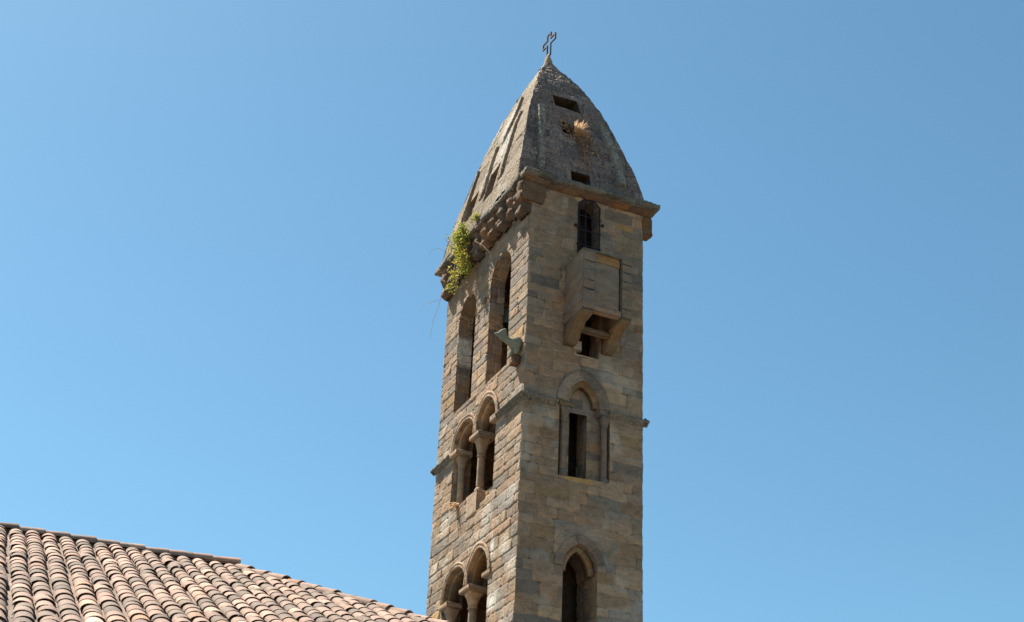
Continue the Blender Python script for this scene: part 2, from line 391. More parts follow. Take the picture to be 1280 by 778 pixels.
# shared courses
crs = [-EYE]
cr = random.Random(11)
while crs[-1] < 36: crs.append(crs[-1]+cr.choice([.24, .27, .3, .31, .34, .36, .40]))
crs = np.array(crs)
def blocks(u, z, seed, wmin=.48, wmax=1.15, courses=crs):
    """course and block ids, distance to nearest joint, randoms"""
    ci = np.clip(np.searchsorted(courses, z)-1, 0, len(courses)-2)
    zl = courses[ci]; zh = courses[ci+1]
    dz = np.minimum(z-zl, zh-z)
    bi = np.zeros_like(ci); du = np.full(u.shape, 9.0); rr = random.Random(seed)
    umin, umax = u.min()-2, u.max()+2
    for c in np.unique(ci):
        ed = [umin-rr.random()]
        while ed[-1] < umax: ed.append(ed[-1]+rr.uniform(wmin, wmax)*(1 if rr.random() < .8 else .5))
        ed = np.array(ed); m_ = ci == c
        k = np.clip(np.searchsorted(ed, u[m_])-1, 0, len(ed)-2); bi[m_] = k
        du[m_] = np.minimum(u[m_]-ed[k], ed[k+1]-u[m_])
    h1 = hsh(ci, bi, ci*0, seed); h2 = hsh(ci, bi, ci*0+1, seed); h3 = hsh(ci, bi, ci*0+2, seed)
    return ci, bi, du, dz, h1, h2, h3
def relief(u, z, s, seed, amp=1.0, wmin=.48, wmax=1.15, courses=crs, joint=.016, rough=1.0):
    """s: third coordinate used only to decorrelate noise. returns outward height and blk colour"""
    uw = u+.016*fbm(u, z, s, 2.2, 2, seed+1); zw = z+.014*fbm(u, z, s, 1.6, 2, seed+2)
    ci, bi, du, dz, h1, h2, h3 = blocks(uw, zw, seed, wmin, wmax, courses)
    d = np.minimum(du, dz)
    wide = joint*(1+.5*fbm(u, z, s, 3, 2, seed+3))
    jm = 1-sstep(d, wide*.4, wide*1.5)
    jm = jm*(.35+.65*sstep(fbm(u, z, s, 1.7, 3, seed+31), -.25, .2))
    rnd = 1-sstep(d, 0, .07)
    er = fbm(u, z, s, 5, 4, seed+5)
    wear = np.where(h3 > .78, (h3-.78)*4, 0)
    H = (h1-.5)*.026-.017*jm-.005*rnd*(1+er)-.022*wear*np.clip(er+.4, 0, 1)+rough*(.010*er+.006*fbm(u, z, s, 16, 3, seed+9))
    H += .012*fbm(u, z, s, .6, 2, seed+12)
    # chips at the block corners
    chip = (1-sstep(du, 0, .10))*(1-sstep(dz, 0, .06))*np.clip(fbm(u, z, s, 4, 2, seed+13)*2.4, 0, 1)
    H -= .08*chip
    return H*amp, h2, h1, np.clip(jm+.6*chip, 0, 1)

def sdist(poly, U, Zc):
    """signed distance to closed polygon (negative inside), nearest point"""
    P = np.array(poly); Qn = np.roll(P, -1, 0)
    best = np.full(U.shape, 1e9); nx = np.zeros_like(U); nz = np.zeros_like(U); ins = np.zeros(U.shape, bool)
    for (x0, y0), (x1, y1) in zip(P, Qn):
        vx, vy = x1-x0, y1-y0; L2 = vx*vx+vy*vy+1e-12
        t = np.clip(((U-x0)*vx+(Zc-y0)*vy)/L2, 0, 1); px = x0+vx*t; py = y0+vy*t
        dd = np.hypot(U-px, Zc-py); m_ = dd < best; best = np.where(m_, dd, best); nx = np.where(m_, px, nx); nz = np.where(m_, py, nz)
        cross = ((y0 > Zc) != (y1 > Zc)) & (U < (x1-x0)*(Zc-y0)/(y1-y0+1e-12)+x0); ins ^= cross
    return np.where(ins, -best, best), nx, nz
def arch(u0, u1, zs, za, N=14, pointed=True):
    """points from left spring over the apex to right spring"""
    c = (u0+u1)/2; a = (u1-u0)/2; h = za-zs; P = []
    if pointed:
        # each side is an arc through spring (vertical tangent) and apex: radius from geometry
        rr = (a*a+h*h)/(2*a)
        cl = u0+rr                       # centre of left arc
        t1 = math.atan2(h, -(cl-c))      # angle at apex from centre
        for i in range(N+1):
            t = math.pi+(t1-math.pi)*i/N; P.append((cl+rr*math.cos(t), zs+rr*math.sin(t)))
        P += [(2*c-x, y) for x, y in P[-2::-1]]
    else:
        for i in range(2*N+1):
            t = math.pi-math.pi*i/(2*N); P.append((c+a*math.cos(t), zs+h*math.sin(t)))
    return P
def opening(u0, u1, z0, zs, za, pointed=True):
    return arch(u0, u1, zs, za, 14, pointed)+[(u1, z0), (u0, z0)]

def face_map(face):
    if face == 'R': return lambda u, z, dep: np.stack([u, dep, z], -1)
    if face == 'L': return lambda u, z, dep: np.stack([dep, u, z], -1)
    if face == 'E': return lambda u, z, dep: np.stack([W-dep, u, z], -1)
    if face == 'B': return lambda u, z, dep: np.stack([u, D-dep, z], -1)
def sheet(name, face, umax, z0, z1, res, seed, holes, parent, mat, fade=.03, amp=1.0, pale=None, courses=crs, **kw):
    nu = int(round(umax/res)); nz = int(round((z1-z0)/res))
    U, Z = np.meshgrid(np.linspace(0, umax, nu+1), np.linspace(z0, z1, nz+1))
    cu = (U[:-1, :-1]+U[1:, 1:])/2; cz = (Z[:-1, :-1]+Z[1:, 1:])/2
    keep = np.ones(cu.shape, bool); damp = np.ones(U.shape)
    H, c1_, c2_, jm = relief(U, Z, U*0+seed, seed, amp, courses=courses, **kw)
    U2 = U.copy(); Z2 = Z.copy()
    for poly in holes:
        s_, nx, nz_ = sdist(poly, U, Z); sc_, _, _ = sdist(poly, cu, cz)
        keep &= sc_ > 0
        m_ = np.abs(s_) < res*.75
        U2 = np.where(m_, nx, U2); Z2 = np.where(m_, nz_, Z2)
        damp = np.minimum(damp, sstep(s_, 0, fade))
    H = H*damp
    # corners: pull both faces in together
    ec = np.minimum(U, umax-U)
    chipc = (1-sstep(ec, 0, .05))
    zc = .5*fbm(Z*0+3.3, Z, Z*0, 2.8, 3, 77)+.5*fbm(Z*0+1.3, Z, Z*0, 11, 2, 78)
    inset = .016+.020*zc
    H = H*(1-chipc)-inset*chipc
    edge_in = (1-sstep(ec, 0, .03))*inset
    Ushift = np.where(U < umax/2, edge_in, -edge_in)
    P = face_map(face)(U2+Ushift, Z2, -H)
    idx = np.arange(U.size).reshape(U.shape)
    F = np.stack([idx[:-1, :-1], idx[:-1, 1:], idx[1:, 1:], idx[1:, :-1]], -1)[keep]
    pl = np.zeros(U.shape) if pale is None else pale(U, Z)
    A = np.stack([c1_, c2_, jm, pl], -1)
    used = np.unique(F); rem = np.full(U.size, -1); rem[used] = np.arange(len(used))
    return mesh_obj(name, lift(P.reshape(-1, 3)[used]), rem[F], mat, parent, True, {'blk': A.reshape(-1, 4)[used]})

def reveal(name, face, poly, d0, d1, parent, mat, seed, closed=True, res=.03, amp=1.0, pale=None):
    """lining of an opening: walks along the outline and goes into the wall"""
    P = np.array(poly+[poly[0]] if closed else poly); seg = np.hypot(*(P[1:]-P[:-1]).T); S = np.concatenate([[0], np.cumsum(seg)])
    ns = max(4, int(S[-1]/res)); sN = np.unique(np.concatenate([np.linspace(0, S[-1], ns+1), S]))
    u = np.interp(sN, S, P[:, 0]); z = np.interp(sN, S, P[:, 1])
    nd = max(2, int((d1-d0)/res)); dd = np.linspace(d0, d1, nd+1)
    SS, DD = np.meshgrid(sN, dd); UU = np.broadcast_to(u, SS.shape); ZZ = np.broadcast_to(z, SS.shape)
    # tangent -> normal pointing into the opening
    tu = np.gradient(u); tz = np.gradient(z); ln = np.hypot(tu, tz)+1e-9; nu_, nz_ = tz/ln, -tu/ln
    cen = np.array([P[:, 0].mean(), P[:, 1].mean()])
    if np.mean(nu_*(cen[0]-u)+nz_*(cen[1]-z)) < 0: nu_, nz_ = -nu_, -nz_
    vert = np.abs(tz/ln) > .9
    zcoord = np.where(np.broadcast_to(vert, SS.shape), ZZ, SS*1.0+3)
    H, a1, a2, jm = relief(DD+0.0*SS, zcoord, UU, seed, amp, wmin=.28, wmax=.6)
    H = H*sstep(DD, d0, d0+.03)*1.0
    Pm = face_map(face)(UU+H*nu_, ZZ+H*nz_, DD)
    n1, n2 = SS.shape; idx = np.arange(n1*n2).reshape(n1, n2)
    F = np.stack([idx[:-1, :-1], idx[:-1, 1:], idx[1:, 1:], idx[1:, :-1]], -1).reshape(-1, 4)
    pl = jm*0 if pale is None else pale(ZZ, DD)
    return mesh_obj(name, lift(Pm.reshape(-1, 3)), F, mat, parent, True, {'blk': np.stack([a1, a2, jm, pl], -1).reshape(-1, 4)})

def sweep(name, face, path, prof, parent, mat, seed, joint=.32, res=.03, closed_prof=True, rough=1.0, miter_center=None):
    """moulding along a path in the face plane. prof: list of (offset along outward normal, proud of the wall)"""
    P = np.array(path, float); seg = np.hypot(*(P[1:]-P[:-1]).T); S = np.concatenate([[0], np.cumsum(seg)])
    ns = max(3, int(S[-1]/res)); sN = np.linspace(0, S[-1], ns+1)
    u = np.interp(sN, S, P[:, 0]); z = np.interp(sN, S, P[:, 1])
    tu = np.gradient(u); tz = np.gradient(z); ln = np.hypot(tu, tz)+1e-9; nu_, nz_ = -tz/ln, tu/ln
    pr = np.array(prof+[prof[0]] if closed_prof else prof)
    SS, K = np.meshgrid(sN, np.arange(len(pr)))
    off = pr[:, 0][K]; pro = pr[:, 1][K]
    jid = np.floor(SS/joint); jd = np.minimum(SS-jid*joint, (jid+1)*joint-SS)
    jm = 1-sstep(jd, .003, .016)
    h1 = hsh(jid, jid*0+1, jid*0, seed); h2 = hsh(jid, jid*0+2, jid*0, seed)
    UU = u[None, :]+off*nu_[None, :]; ZZ = z[None, :]+off*nz_[None, :]
    er = fbm(UU, ZZ, pro, 5, 3, seed+3)*.010*rough+fbm(UU, ZZ, pro, 17, 2, seed+4)*.006*rough
    sgn = np.where(pro > .005, 1.0, 0.3)
    Pm = face_map(face)(UU+er*.5, ZZ+er*.7, -(pro+sgn*(er+(h1-.5)*.012-.014*jm)))
    n1, n2 = SS.shape; idx = np.arange(n1*n2).reshape(n1, n2)
    F = [tuple(q) for q in np.stack([idx[:-1, :-1], idx[:-1, 1:], idx[1:, 1:], idx[1:, :-1]], -1).reshape(-1, 4)]
    if closed_prof:
        F.append(tuple(int(idx[k, 0]) for k in range(n1-1))); F.append(tuple(int(idx[k, -1]) for k in range(n1-2, -1, -1)))
    F = [tuple(int(i) for i in f) for f in F]
    return mesh_obj(name, lift(Pm.reshape(-1, 3)), F, mat, parent, True, {'blk': np.stack([h2, h1, jm, jm*0], -1).reshape(-1, 4)})

def rough_box(name, lo, hi, parent, mat, seed, res=.05, amp=.02, col=None, rnd=.03, fn=None):
    """a dressed stone block with rounded, worn edges and rough faces (one closed mesh)"""
    lo = np.array(lo, float); hi = np.array(hi, float); n = np.maximum(2, np.ceil((hi-lo)/res).astype(int))
    V = []; F = []; key = {}
    def vid(i, j, k):
        if (i, j, k) not in key: key[(i, j, k)] = len(V); V.append((i, j, k))
        return key[(i, j, k)]
    for ax in range(3):
        a, b_ = [x for x in range(3) if x != ax]
        for side in (0, n[ax]):
            for i in range(n[a]):
                for j in range(n[b_]):
                    q = []
                    for (di, dj) in ((0, 0), (1, 0), (1, 1), (0, 1)):
                        c = [0, 0, 0]; c[ax] = side; c[a] = i+di; c[b_] = j+dj; q.append(vid(*c))
                    F.append(tuple(q))
    V = np.array(V, float); P = lo+(hi-lo)*V/n
    cen = (lo+hi)/2; half = (hi-lo)/2
    q = np.abs(P-cen); inn = np.maximum(half-rnd, half*.3)
    d = np.clip(q-inn, 0, None); L = np.linalg.norm(d, axis=1)+1e-9
    rad = (half-inn).min(); Pn = np.where(L[:, None] > 1e-6, np.sign(P-cen)*(np.minimum(q, inn)+d/L[:, None]*rad), P-cen)+cen
    e = fbm(P[:, 0], P[:, 1], P[:, 2], 4, 3, seed)
    nrm = (P-cen)/half; nrm /= np.linalg.norm(nrm, axis=1)[:, None]
    Pn += nrm*(e*amp)[:, None]
    if fn is not None: Pn = fn(Pn)
    rr = random.Random(seed); c = col or (rr.random(), rr.random(), 0, 0)
    return mesh_obj(name, lift(Pn), F, mat, parent, True, {'blk': [c]*len(Pn)})

# --- outlines of the openings (metres on each face)
GR = [(1.63, 25.0), (1.63, 26.86), (1.85, 27.09), (2.20, 27.12), (2.43, 26.89), (2.43, 25.0)]
DOOR = [(1.70, 21.50), (1.70, 24.1), (2.45, 24.1), (2.45, 21.50)]
MIDR = opening(1.42, 2.52, 19.78, 19.86, 20.66)[:-2]+[(2.52, 19.70), (2.86, 19.66), (2.88, 17.56), (1.19, 17.47), (1.19, 19.66), (1.42, 19.70)]
LOWR = opening(1.44, 2.52, 11.0, 14.78, 15.52)
BL1 = opening(4.02, 5.42, 21.32, 24.65, 25.38, False)
BL2 = opening(1.30, 2.88, 21.30, 24.80, 25.62, False)
aL = arch(3.52, 5.16, 19.86, 20.60); aR = arch(1.92, 3.44, 19.86, 20.74)
MIDL = [(5.18, 17.85), (5.18, 19.86)]+aL[::-1]+[(3.48, 19.86)]+aR[::-1]+[(1.90, 19.86), (1.90, 17.55), (2.42, 17.55), (2.45, 17.15), (3.30, 17.15), (3.32, 17.85)]
bL = arch(3.50, 5.26, 14.90, 15.74); bR = arch(1.92, 3.44, 14.95, 15.84)
LOWL = [(5.30, 11.5), (5.28, 14.90)]+bL[::-1]+[(3.47, 14.92)]+bR[::-1]+[(1.90, 14.95), (1.90, 11.5)]

ZB = 12.6
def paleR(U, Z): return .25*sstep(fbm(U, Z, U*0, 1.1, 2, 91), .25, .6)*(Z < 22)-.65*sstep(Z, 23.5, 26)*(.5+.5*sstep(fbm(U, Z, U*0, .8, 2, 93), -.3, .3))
def paleL(U, Z):
    p = np.exp(-((U-4.9)/.5)**2-((Z-23.5)/.5)**2)*0
    p = p+1.0*np.exp(-((U-1.70)/.13)**2-((Z-15.6)/.32)**2)+.9*np.exp(-((U-1.65)/.3)**2-((Z-13.9)/.16)**2)
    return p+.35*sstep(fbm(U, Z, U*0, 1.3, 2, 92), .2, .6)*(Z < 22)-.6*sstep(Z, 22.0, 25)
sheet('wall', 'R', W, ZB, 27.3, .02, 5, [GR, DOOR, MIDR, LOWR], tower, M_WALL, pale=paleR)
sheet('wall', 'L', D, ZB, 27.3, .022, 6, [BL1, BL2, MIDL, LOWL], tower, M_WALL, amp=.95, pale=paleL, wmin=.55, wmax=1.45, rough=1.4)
sheet('wall', 'E', D, ZB, 27.3, .08, 8, [], tower, M_WALL)
sheet('wall', 'B', W, ZB, 27.3, .08, 9, [], tower, M_WALL)
for f_, um, sd in (('R', W, 15), ('L', D, 16), ('E', D, 17), ('B', W, 18)):
    sheet('lower_wall', f_, um, -EYE, ZB, .08, sd, [], tower, M_WALL)
# slabs added across the shaft to block light and keep it dark inside
for z_ in (21.12, 16.9, 27.35):
    fl = MB(); fl.box((.05, .05, z_+Z0-.08), (W-.05, D-.05, z_+Z0+.08), (.3, .3, 0, 0)); fl.build('light_stop_slab', M_WOOD, tower)
for ya, yb, za, zb_ in ((1.14, 1.26, 21.2, 27.27), (1.70, 1.85, 12.6, 16.8), (1.70, 1.85, 17.0, 21.0)):
    fl = MB(); fl.box((.06, ya, za+Z0), (W-.06, yb, zb_+Z0), (.1, .0, 0, 0)); fl.build('light_stop_wall', M_RUST, tower)  # added partitions that stop sun crossing the shaft behind the openings

# --- belfry openings
def window(name, label=None):
    o = bpy.data.objects.new(name, None); COL.objects.link(o); o.parent = tower
    if label: o['label'] = label
    return o
TK = .62
for poly, lb, sd in ((BL1, 'deep round headed belfry opening nearest the far corner', 31), (BL2, 'deep round headed belfry opening nearest the front corner', 32)):
    o = reveal('belfry_opening', 'L', poly, 0, .50, tower, M_WALL, sd, amp=1.1, pale=(lambda Z, Dp: .9*sstep(Z, 23.0, 23.3)*(1-sstep(Z, 24.0, 24.2))) if sd == 31 else None); o['label'] = lb

# --- columns helper: lathe with noise
def lathe(name, cx, cy, prof, parent, mat, seed, N=20, amp=.006, square=None):
    pr = []
    for (r0, z0), (r1, z1) in zip(prof[:-1], prof[1:]):
        k = max(1, int(math.hypot(r1-r0, z1-z0)/.06))
        pr += [(r0+(r1-r0)*i/k, z0+(z1-z0)*i/k) for i in range(k)]
    pr.append(prof[-1]); pr = np.array(pr)
    A, K = np.meshgrid(np.linspace(0, 2*math.pi, N, endpoint=False), np.arange(len(pr)))
    rr = pr[:, 0][K]; zz = pr[:, 1][K]
    if square is not None:
        m_ = np.maximum(np.abs(np.cos(A)), np.abs(np.sin(A))); k = np.clip((zz-square[0])/(square[1]-square[0]), 0, 1)
        rr = rr*((1-k)+k/m_*.93)
    X = cx+rr*np.cos(A); Y = cy+rr*np.sin(A)
    e = fbm(X, Y, zz, 7, 3, seed)*amp
    X += e*np.cos(A); Y += e*np.sin(A)
    P = np.stack([X, Y, zz], -1); n1, n2 = A.shape; F = []
    for i in range(n1-1):
        for j in range(n2): F.append((i*n2+j, i*n2+(j+1) % n2, (i+1)*n2+(j+1) % n2, (i+1)*n2+j))
    F.append(tuple(range(n2))[::-1]); F.append(tuple((n1-1)*n2+j for j in range(n2)))
    rs = random.Random(seed)
    return mesh_obj(name, lift(P.reshape(-1, 3)), F, mat, parent, True, {'blk': [(rs.random(), rs.random(), 0, .0)]*(n1*n2)})
def column(parent, cx, cy, zb, zc, zt, r_, seed, mat=M_CARVE, slab=.1, face='L'):
    """shaft with base, bell shaped capital and a square slab: three sub-parts"""
    lathe('shaft', cx, cy, [(r_*1.0, zb+.22), (r_*.97, (zb+zc)/2), (r_*.95, zc)], parent, mat, seed)
    lathe('column_base', cx, cy, [(r_*1.5, zb), (r_*1.5, zb+.07), (r_*1.28, zb+.10), (r_*1.32, zb+.16), (r_*1.0, zb+.225)], parent, mat, seed+1, amp=.01)
    lathe('capital', cx, cy, [(r_*1.0, zc-.01), (r_*1.18, zc+.02), (r_*1.0, zc+.05), (r_*1.15, zc+(zt-zc)*.35), (r_*1.5, zc+(zt-zc)*.75), (r_*1.85, zt)], parent, mat, seed+2, N=28, amp=.03, square=(zc+(zt-zc)*.3, zt))

# --- middle twin window on the sunlit face
mid = window('twin_window', 'middle twin lancet window, level with the string course')
reveal('jamb', 'L', MIDL, 0, TK, mid, M_WALL, 41)
ringprof = [(.0, 0), (.0, .02), (.03, .045), (.07, .035), (.085, .01), (.10, .035), (.15, .055), (.19, .04), (.20, 0)]
sweep('arch', 'L', arch(3.52, 5.16, 19.86, 20.60)[::-1], [(-o_, p_) for o_, p_ in ringprof], mid, M_CARVE, 42)
sweep('arch', 'L', arch(1.92, 3.44, 19.86, 20.74)[::-1], [(-o_, p_) for o_, p_ in ringprof], mid, M_CARVE, 43)
# inner order, set back behind the columns
for a0, a1, ap, sd in ((3.60, 5.06, 20.48, 44), (2.02, 3.36, 20.62, 45)):
    sweep('inner_arch', 'L', arch(a0, a1, 19.86, ap)[::-1], [(-.00, -.14), (-.05, -.11), (-.12, -.12), (-.12, -.4), (.0, -.4)], mid, M_CARVE, sd)
c_ = window('column'); c_.parent = mid; c_['label'] = 'free standing middle column between the two lancets'
column(c_, .26, 3.48, 17.86, 19.12, 19.70, .125, 50)
rough_box('abacus', (-.05, 3.14, 19.70), (.60, 3.84, 19.87), c_, M_CARVE, 51, amp=.012)
rough_box('pedestal', (-.03, 3.05, 17.10), (.55, 3.78, 17.86), c_, M_WALL, 52, amp=.012, col=(.45, .9, 0, 0))
c_ = window('column'); c_.parent = mid; c_['label'] = 'jamb column at the far side of the twin window'
column(c_, .24, 5.00, 17.86, 19.2, 19.66, .115, 55, mat=M_CARVE)
rough_box('abacus', (-.10, 4.74, 19.66), (.5, 5.32, 19.84), c_, M_CARVE, 56, amp=.015)
rough_box('impost', (-.12, 1.66, 19.64), (.5, 2.12, 19.86), mid, M_CARVE, 57, amp=.015)
rough_box('sill', (.05, 1.92, 17.2), (.6, 3.04, 17.40), mid, M_WALL, 58, amp=.012)

# --- lower twin window on the sunlit face
low = window('twin_window', 'lowest twin lancet window, just above the tiled roof')
reveal('jamb', 'L', LOWL, 0, TK, low, M_WALL, 61)
sweep('arch', 'L', arch(3.50, 5.26, 14.90, 15.74)[::-1], [(-o_*.8, p_) for o_, p_ in ringprof], low, M_CARVE, 62)
sweep('arch', 'L', arch(1.92, 3.44, 14.95, 15.84)[::-1], [(-o_, p_) for o_, p_ in ringprof], low, M_CARVE, 63)
for a0, a1, ap, sd in ((3.60, 5.16, 15.60, 64), (2.02, 3.36, 15.70, 65)):
    sweep('inner_arch', 'L', arch(a0, a1, 14.92, ap)[::-1], [(-.00, -.16), (-.06, -.13), (-.12, -.14), (-.12, -.45), (.0, -.45)], low, M_ORANGE, sd)
c_ = window('column'); c_.parent = low; c_['label'] = 'middle column of the lowest twin window'
column(c_, .26, 3.50, 12.0, 14.28, 14.76, .14, 66)
rough_box('abacus', (-.08, 3.14, 14.76), (.6, 3.86, 14.92), c_, M_CARVE, 67, amp=.012)
c_ = window('column'); c_.parent = low; c_['label'] = 'column against the near jamb of the lowest twin window'
column(c_, .34, 2.06, 12.0, 14.32, 14.78, .12, 68)
rough_box('abacus', (-.06, 1.70, 14.80), (.55, 2.26, 14.96), c_, M_CARVE, 69, amp=.015)
c_ = window('column'); c_.parent = low; c_['label'] = 'column against the far jamb of the lowest twin window'
column(c_, .24, 5.10, 12.0, 14.22, 14.70, .13, 70)
rough_box('abacus', (-.05, 4.86, 14.70), (.5, 5.46, 14.88), c_, M_CARVE, 71, amp=.015)

# --- middle lancet on the shaded face
mr = window('lancet_window', 'shaded lancet window interrupting the string course')
# recess between wall face and inner wall
reveal('jamb', 'R', MIDR, 0, .30, mr, M_WALL, 811, amp=.8)
INN = [(1.66, 17.50), (1.66, 19.66), (2.24, 19.68), (2.24, 17.50)]
def patch(name, face, u0, u1, z0, z1, dep, holes, parent, mat, seed, outline=None, res=.03):
    nu = int((u1-u0)/res); nz = int((z1-z0)/res)
    U, Z = np.meshgrid(np.linspace(u0, u1, nu+1), np.linspace(z0, z1, nz+1)); cu = (U[:-1, :-1]+U[1:, 1:])/2; cz = (Z[:-1, :-1]+Z[1:, 1:])/2
    H, a1, a2, jm = relief(U, Z, U*0+dep, seed, .8); keep = np.ones(cu.shape, bool); damp = np.ones(U.shape)
    for p_ in holes:
        s_, nx, nz_ = sdist(p_, U, Z); sc_, _, _ = sdist(p_, cu, cz); keep &= sc_ > 0
        m_ = np.abs(s_) < res*.75; U = np.where(m_, nx, U); Z = np.where(m_, nz_, Z); damp = np.minimum(damp, sstep(s_, 0, .04))
    if outline is not None:
        sc_, _, _ = sdist(outline, cu, cz); keep &= sc_ < .08
    P = face_map(face)(U, Z, dep-H*damp); idx = np.arange(U.size).reshape(U.shape)
    F = np.stack([idx[:-1, :-1], idx[:-1, 1:], idx[1:, 1:], idx[1:, :-1]], -1)[keep]
    return mesh_obj(name, lift(P.reshape(-1, 3)), F, mat, parent, True, {'blk': np.stack([a1, a2, jm, jm*0], -1).reshape(-1, 4)})
patch('tympanum', 'R', 1.10, 2.96, 17.4, 20.8, .29, [INN], mr, M_WALL, 82, MIDR)
reveal('inner_jamb', 'R', [(1.66, 20.7), (1.66, 17.50), (2.24, 17.50), (2.24, 20.7)], .31, .95, mr, M_WALL, 83, closed=False)
rp1 = [(0, 0), (0, .015), (.05, .02), (.22, .03), (.25, .05), (.31, .06), (.34, .03), (.34, 0)]
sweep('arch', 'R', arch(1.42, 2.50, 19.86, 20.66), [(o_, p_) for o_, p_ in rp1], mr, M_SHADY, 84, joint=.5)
sweep('inner_arch', 'R', arch(1.56, 2.36, 19.9, 20.5), [(0, -.12), (.16, -.06), (.18, -.02), (.18, -.26), (0, -.26)], mr, M_ORANGE, 85, joint=.4)
for cxx, sd in ((1.40, 86), (2.74, 88)):
    c_ = window('column'); c_.parent = mr; c_['label'] = 'slim jamb column, far left of the lancet' if cxx < 2 else 'slim jamb column, right of the lancet'
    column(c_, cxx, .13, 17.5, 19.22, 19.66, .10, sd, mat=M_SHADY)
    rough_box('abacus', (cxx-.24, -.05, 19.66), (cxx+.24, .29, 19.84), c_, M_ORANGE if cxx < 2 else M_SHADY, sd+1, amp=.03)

# --- lower lancet on the shaded face
lr = window('lancet_window', 'lowest shaded lancet window with moulded hood')
reveal('jamb', 'R', LOWR, 0, 1.25, lr, M_WALL, 101)
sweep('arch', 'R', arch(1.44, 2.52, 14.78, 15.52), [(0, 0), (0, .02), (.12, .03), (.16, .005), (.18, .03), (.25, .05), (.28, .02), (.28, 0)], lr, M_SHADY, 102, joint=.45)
sweep('inner_arch', 'R', arch(1.62, 2.34, 14.72, 15.36), [(0, -.22), (.05, -.18), (.16, -.16), (.18, -.45), (0, -.45)], lr, M_ORANGE, 103, joint=.45)

# --- grille window
gw = window('barred_window', 'barred window under the cornice')
reveal('jamb', 'R', GR, 0, .6, gw, M_WALL, 111, amp=.5)
g = MB()
for u_ in (1.66, 2.40): g.tube([(u_, -.02, 25.02+Z0), (u_, -.02, 26.88+Z0)], .022, 6)
g.tube([(1.66, -.02, 26.88+Z0), (1.86, -.02, 27.06+Z0), (2.2, -.02, 27.08+Z0), (2.40, -.02, 26.88+Z0)], .02, 6)
for u_ in (1.90, 2.14): g.tube([(u_, -.03, 25.02+Z0), (u_, -.03, 27.04+Z0)], .02, 6)
for z_ in (25.35, 25.9, 26.42): g.tube([(1.60, -.03, z_+Z0), (2.46, -.03, z_+Z0)], .018, 6)
for u_, z_ in ((1.56, 26.0), (2.50, 26.25), (2.50, 25.2)): g.box((u_-.04, -.05, z_+Z0-.04), (u_+.04, .02, z_+Z0+.05))
g.build('grille', M_IRON, gw)

# --- machicolated box turret
bt = bpy.data.objects.new('box_turret', None); COL.objects.link(bt); bt.parent = tower; bt['label'] = 'projecting stone box with open floor on two corbels'
def slab(name, lo, hi, seed, mat=M_BOX, **k): return rough_box(name, lo, hi, bt, mat, seed, res=.05, amp=.014, **k)
def courses_side(u0, u1, y0, y1, z0, z1, seed, nm):
    """a thin wall of stacked blocks in one mesh"""
    V = []; F = []; A = []; z = z0; rr = random.Random(seed); i = 0
    while z < z1-.02:
        h = min(rr.uniform(.26, .4), z1-z)
        if z1-(z+h) < .12: h = z1-z
        o = rough_box('tmp', (u0+rr.uniform(-.008, .008), y0+rr.uniform(-.008, .008), z), (u1+rr.uniform(-.01, .01), y1, z+h-.001), None, M_BOX, seed*10+i, res=.05, amp=.028, rnd=.016)
        me = o.data; n0 = len(V)
        V += [tuple(v.co) for v in me.vertices]; F += [tuple(n0+q for q in p.vertices) for p in me.polygons]
        c = (rr.uniform(.2, .7), rr.uniform(.35, .7), 0, -.3); A += [c]*len(me.vertices)
        bpy.data.objects.remove(o); bpy.data.meshes.remove(me); z += h; i += 1
    return mesh_obj(nm, V, F, M_BOX, bt, True, {'blk': A})
courses_side(1.24, 1.64, -1.25, .04, 22.38, 24.40, 1201, 'side_wall')
courses_side(2.56, 2.90, -1.25, .04, 22.38, 24.40, 1202, 'side_wall')
slab('front_panel', (1.62, -1.17, 22.56), (2.52, -.98, 24.30), 121, col=(.15, .6, 0, 0))
slab('head_panel', (1.62, -1.19, 24.08), (2.52, -.98, 24.40), 131, mat=M_ORANGE)
slab('lintel', (1.60, -1.23, 22.38), (2.56, -.98, 22.58), 122, col=(.8, .8, 0, 0))
slab('coping', (1.22, -1.265, 24.38), (2.92, .03, 24.45), 123, col=(.3, .5, 0, -.5))
def corbel_block(u0, u1, nm, seed):
    # stepped quarter-round console: profile in (y, z) extruded along u
    pf = [(.05, 22.38), (-1.22, 22.38), (-1.20, 22.28), (-.98, 22.22), (-.74, 22.22), (-.66, 22.10), (-.50, 22.00), (-.42, 21.98), (-.36, 21.84), (-.2, 21.72), (.05, 21.68)]
    N = 7; V = []; F = []
    for i in range(N):
        u = u0+(u1-u0)*i/(N-1)
        for j, (y, z) in enumerate(pf):
            e = .03*float(vnoise(np.array([u*1.0]), np.array([y*1.0]), np.array([z*1.0]), 5, seed)[0])
            V.append((u+(e if i in (0, N-1) else 0), y+e, z+e*.6))
    n = len(pf)
    for i in range(N-1):
        for j in range(n): F.append((i*n+j, i*n+(j+1) % n, (i+1)*n+(j+1) % n, (i+1)*n+j))
    F.append(tuple(range(n))[::-1]); F.append(tuple((N-1)*n+j for j in range(n)))
    mesh_obj(nm, lift(V), F, M_CONSOLE, bt, True, {'blk': [(.5, .4, 0, -.6)]*len(V)})
corbel_block(1.26, 1.62, 'corbel', 125); corbel_block(2.55, 2.88, 'corbel', 126)
slab('beam', (1.60, -.52, 22.02), (2.58, -.34, 22.2), 127, mat=M_CONSOLE)
reveal('wall_opening', 'R', [(1.70, 21.50), (1.70, 24.1), (2.45, 24.1), (2.45, 21.50)], 0, .6, bt, M_WALL, 128)
slab('pale_stone', (1.56, -.05, 21.60), (1.86, .15, 21.94), 129, mat=M_CARVE, col=(.4, .4, 0, .25))
slab('pale_stone', (1.60, -.05, 22.28), (1.82, .15, 22.62), 130, mat=M_CARVE, col=(.4, .4, 0, .25))

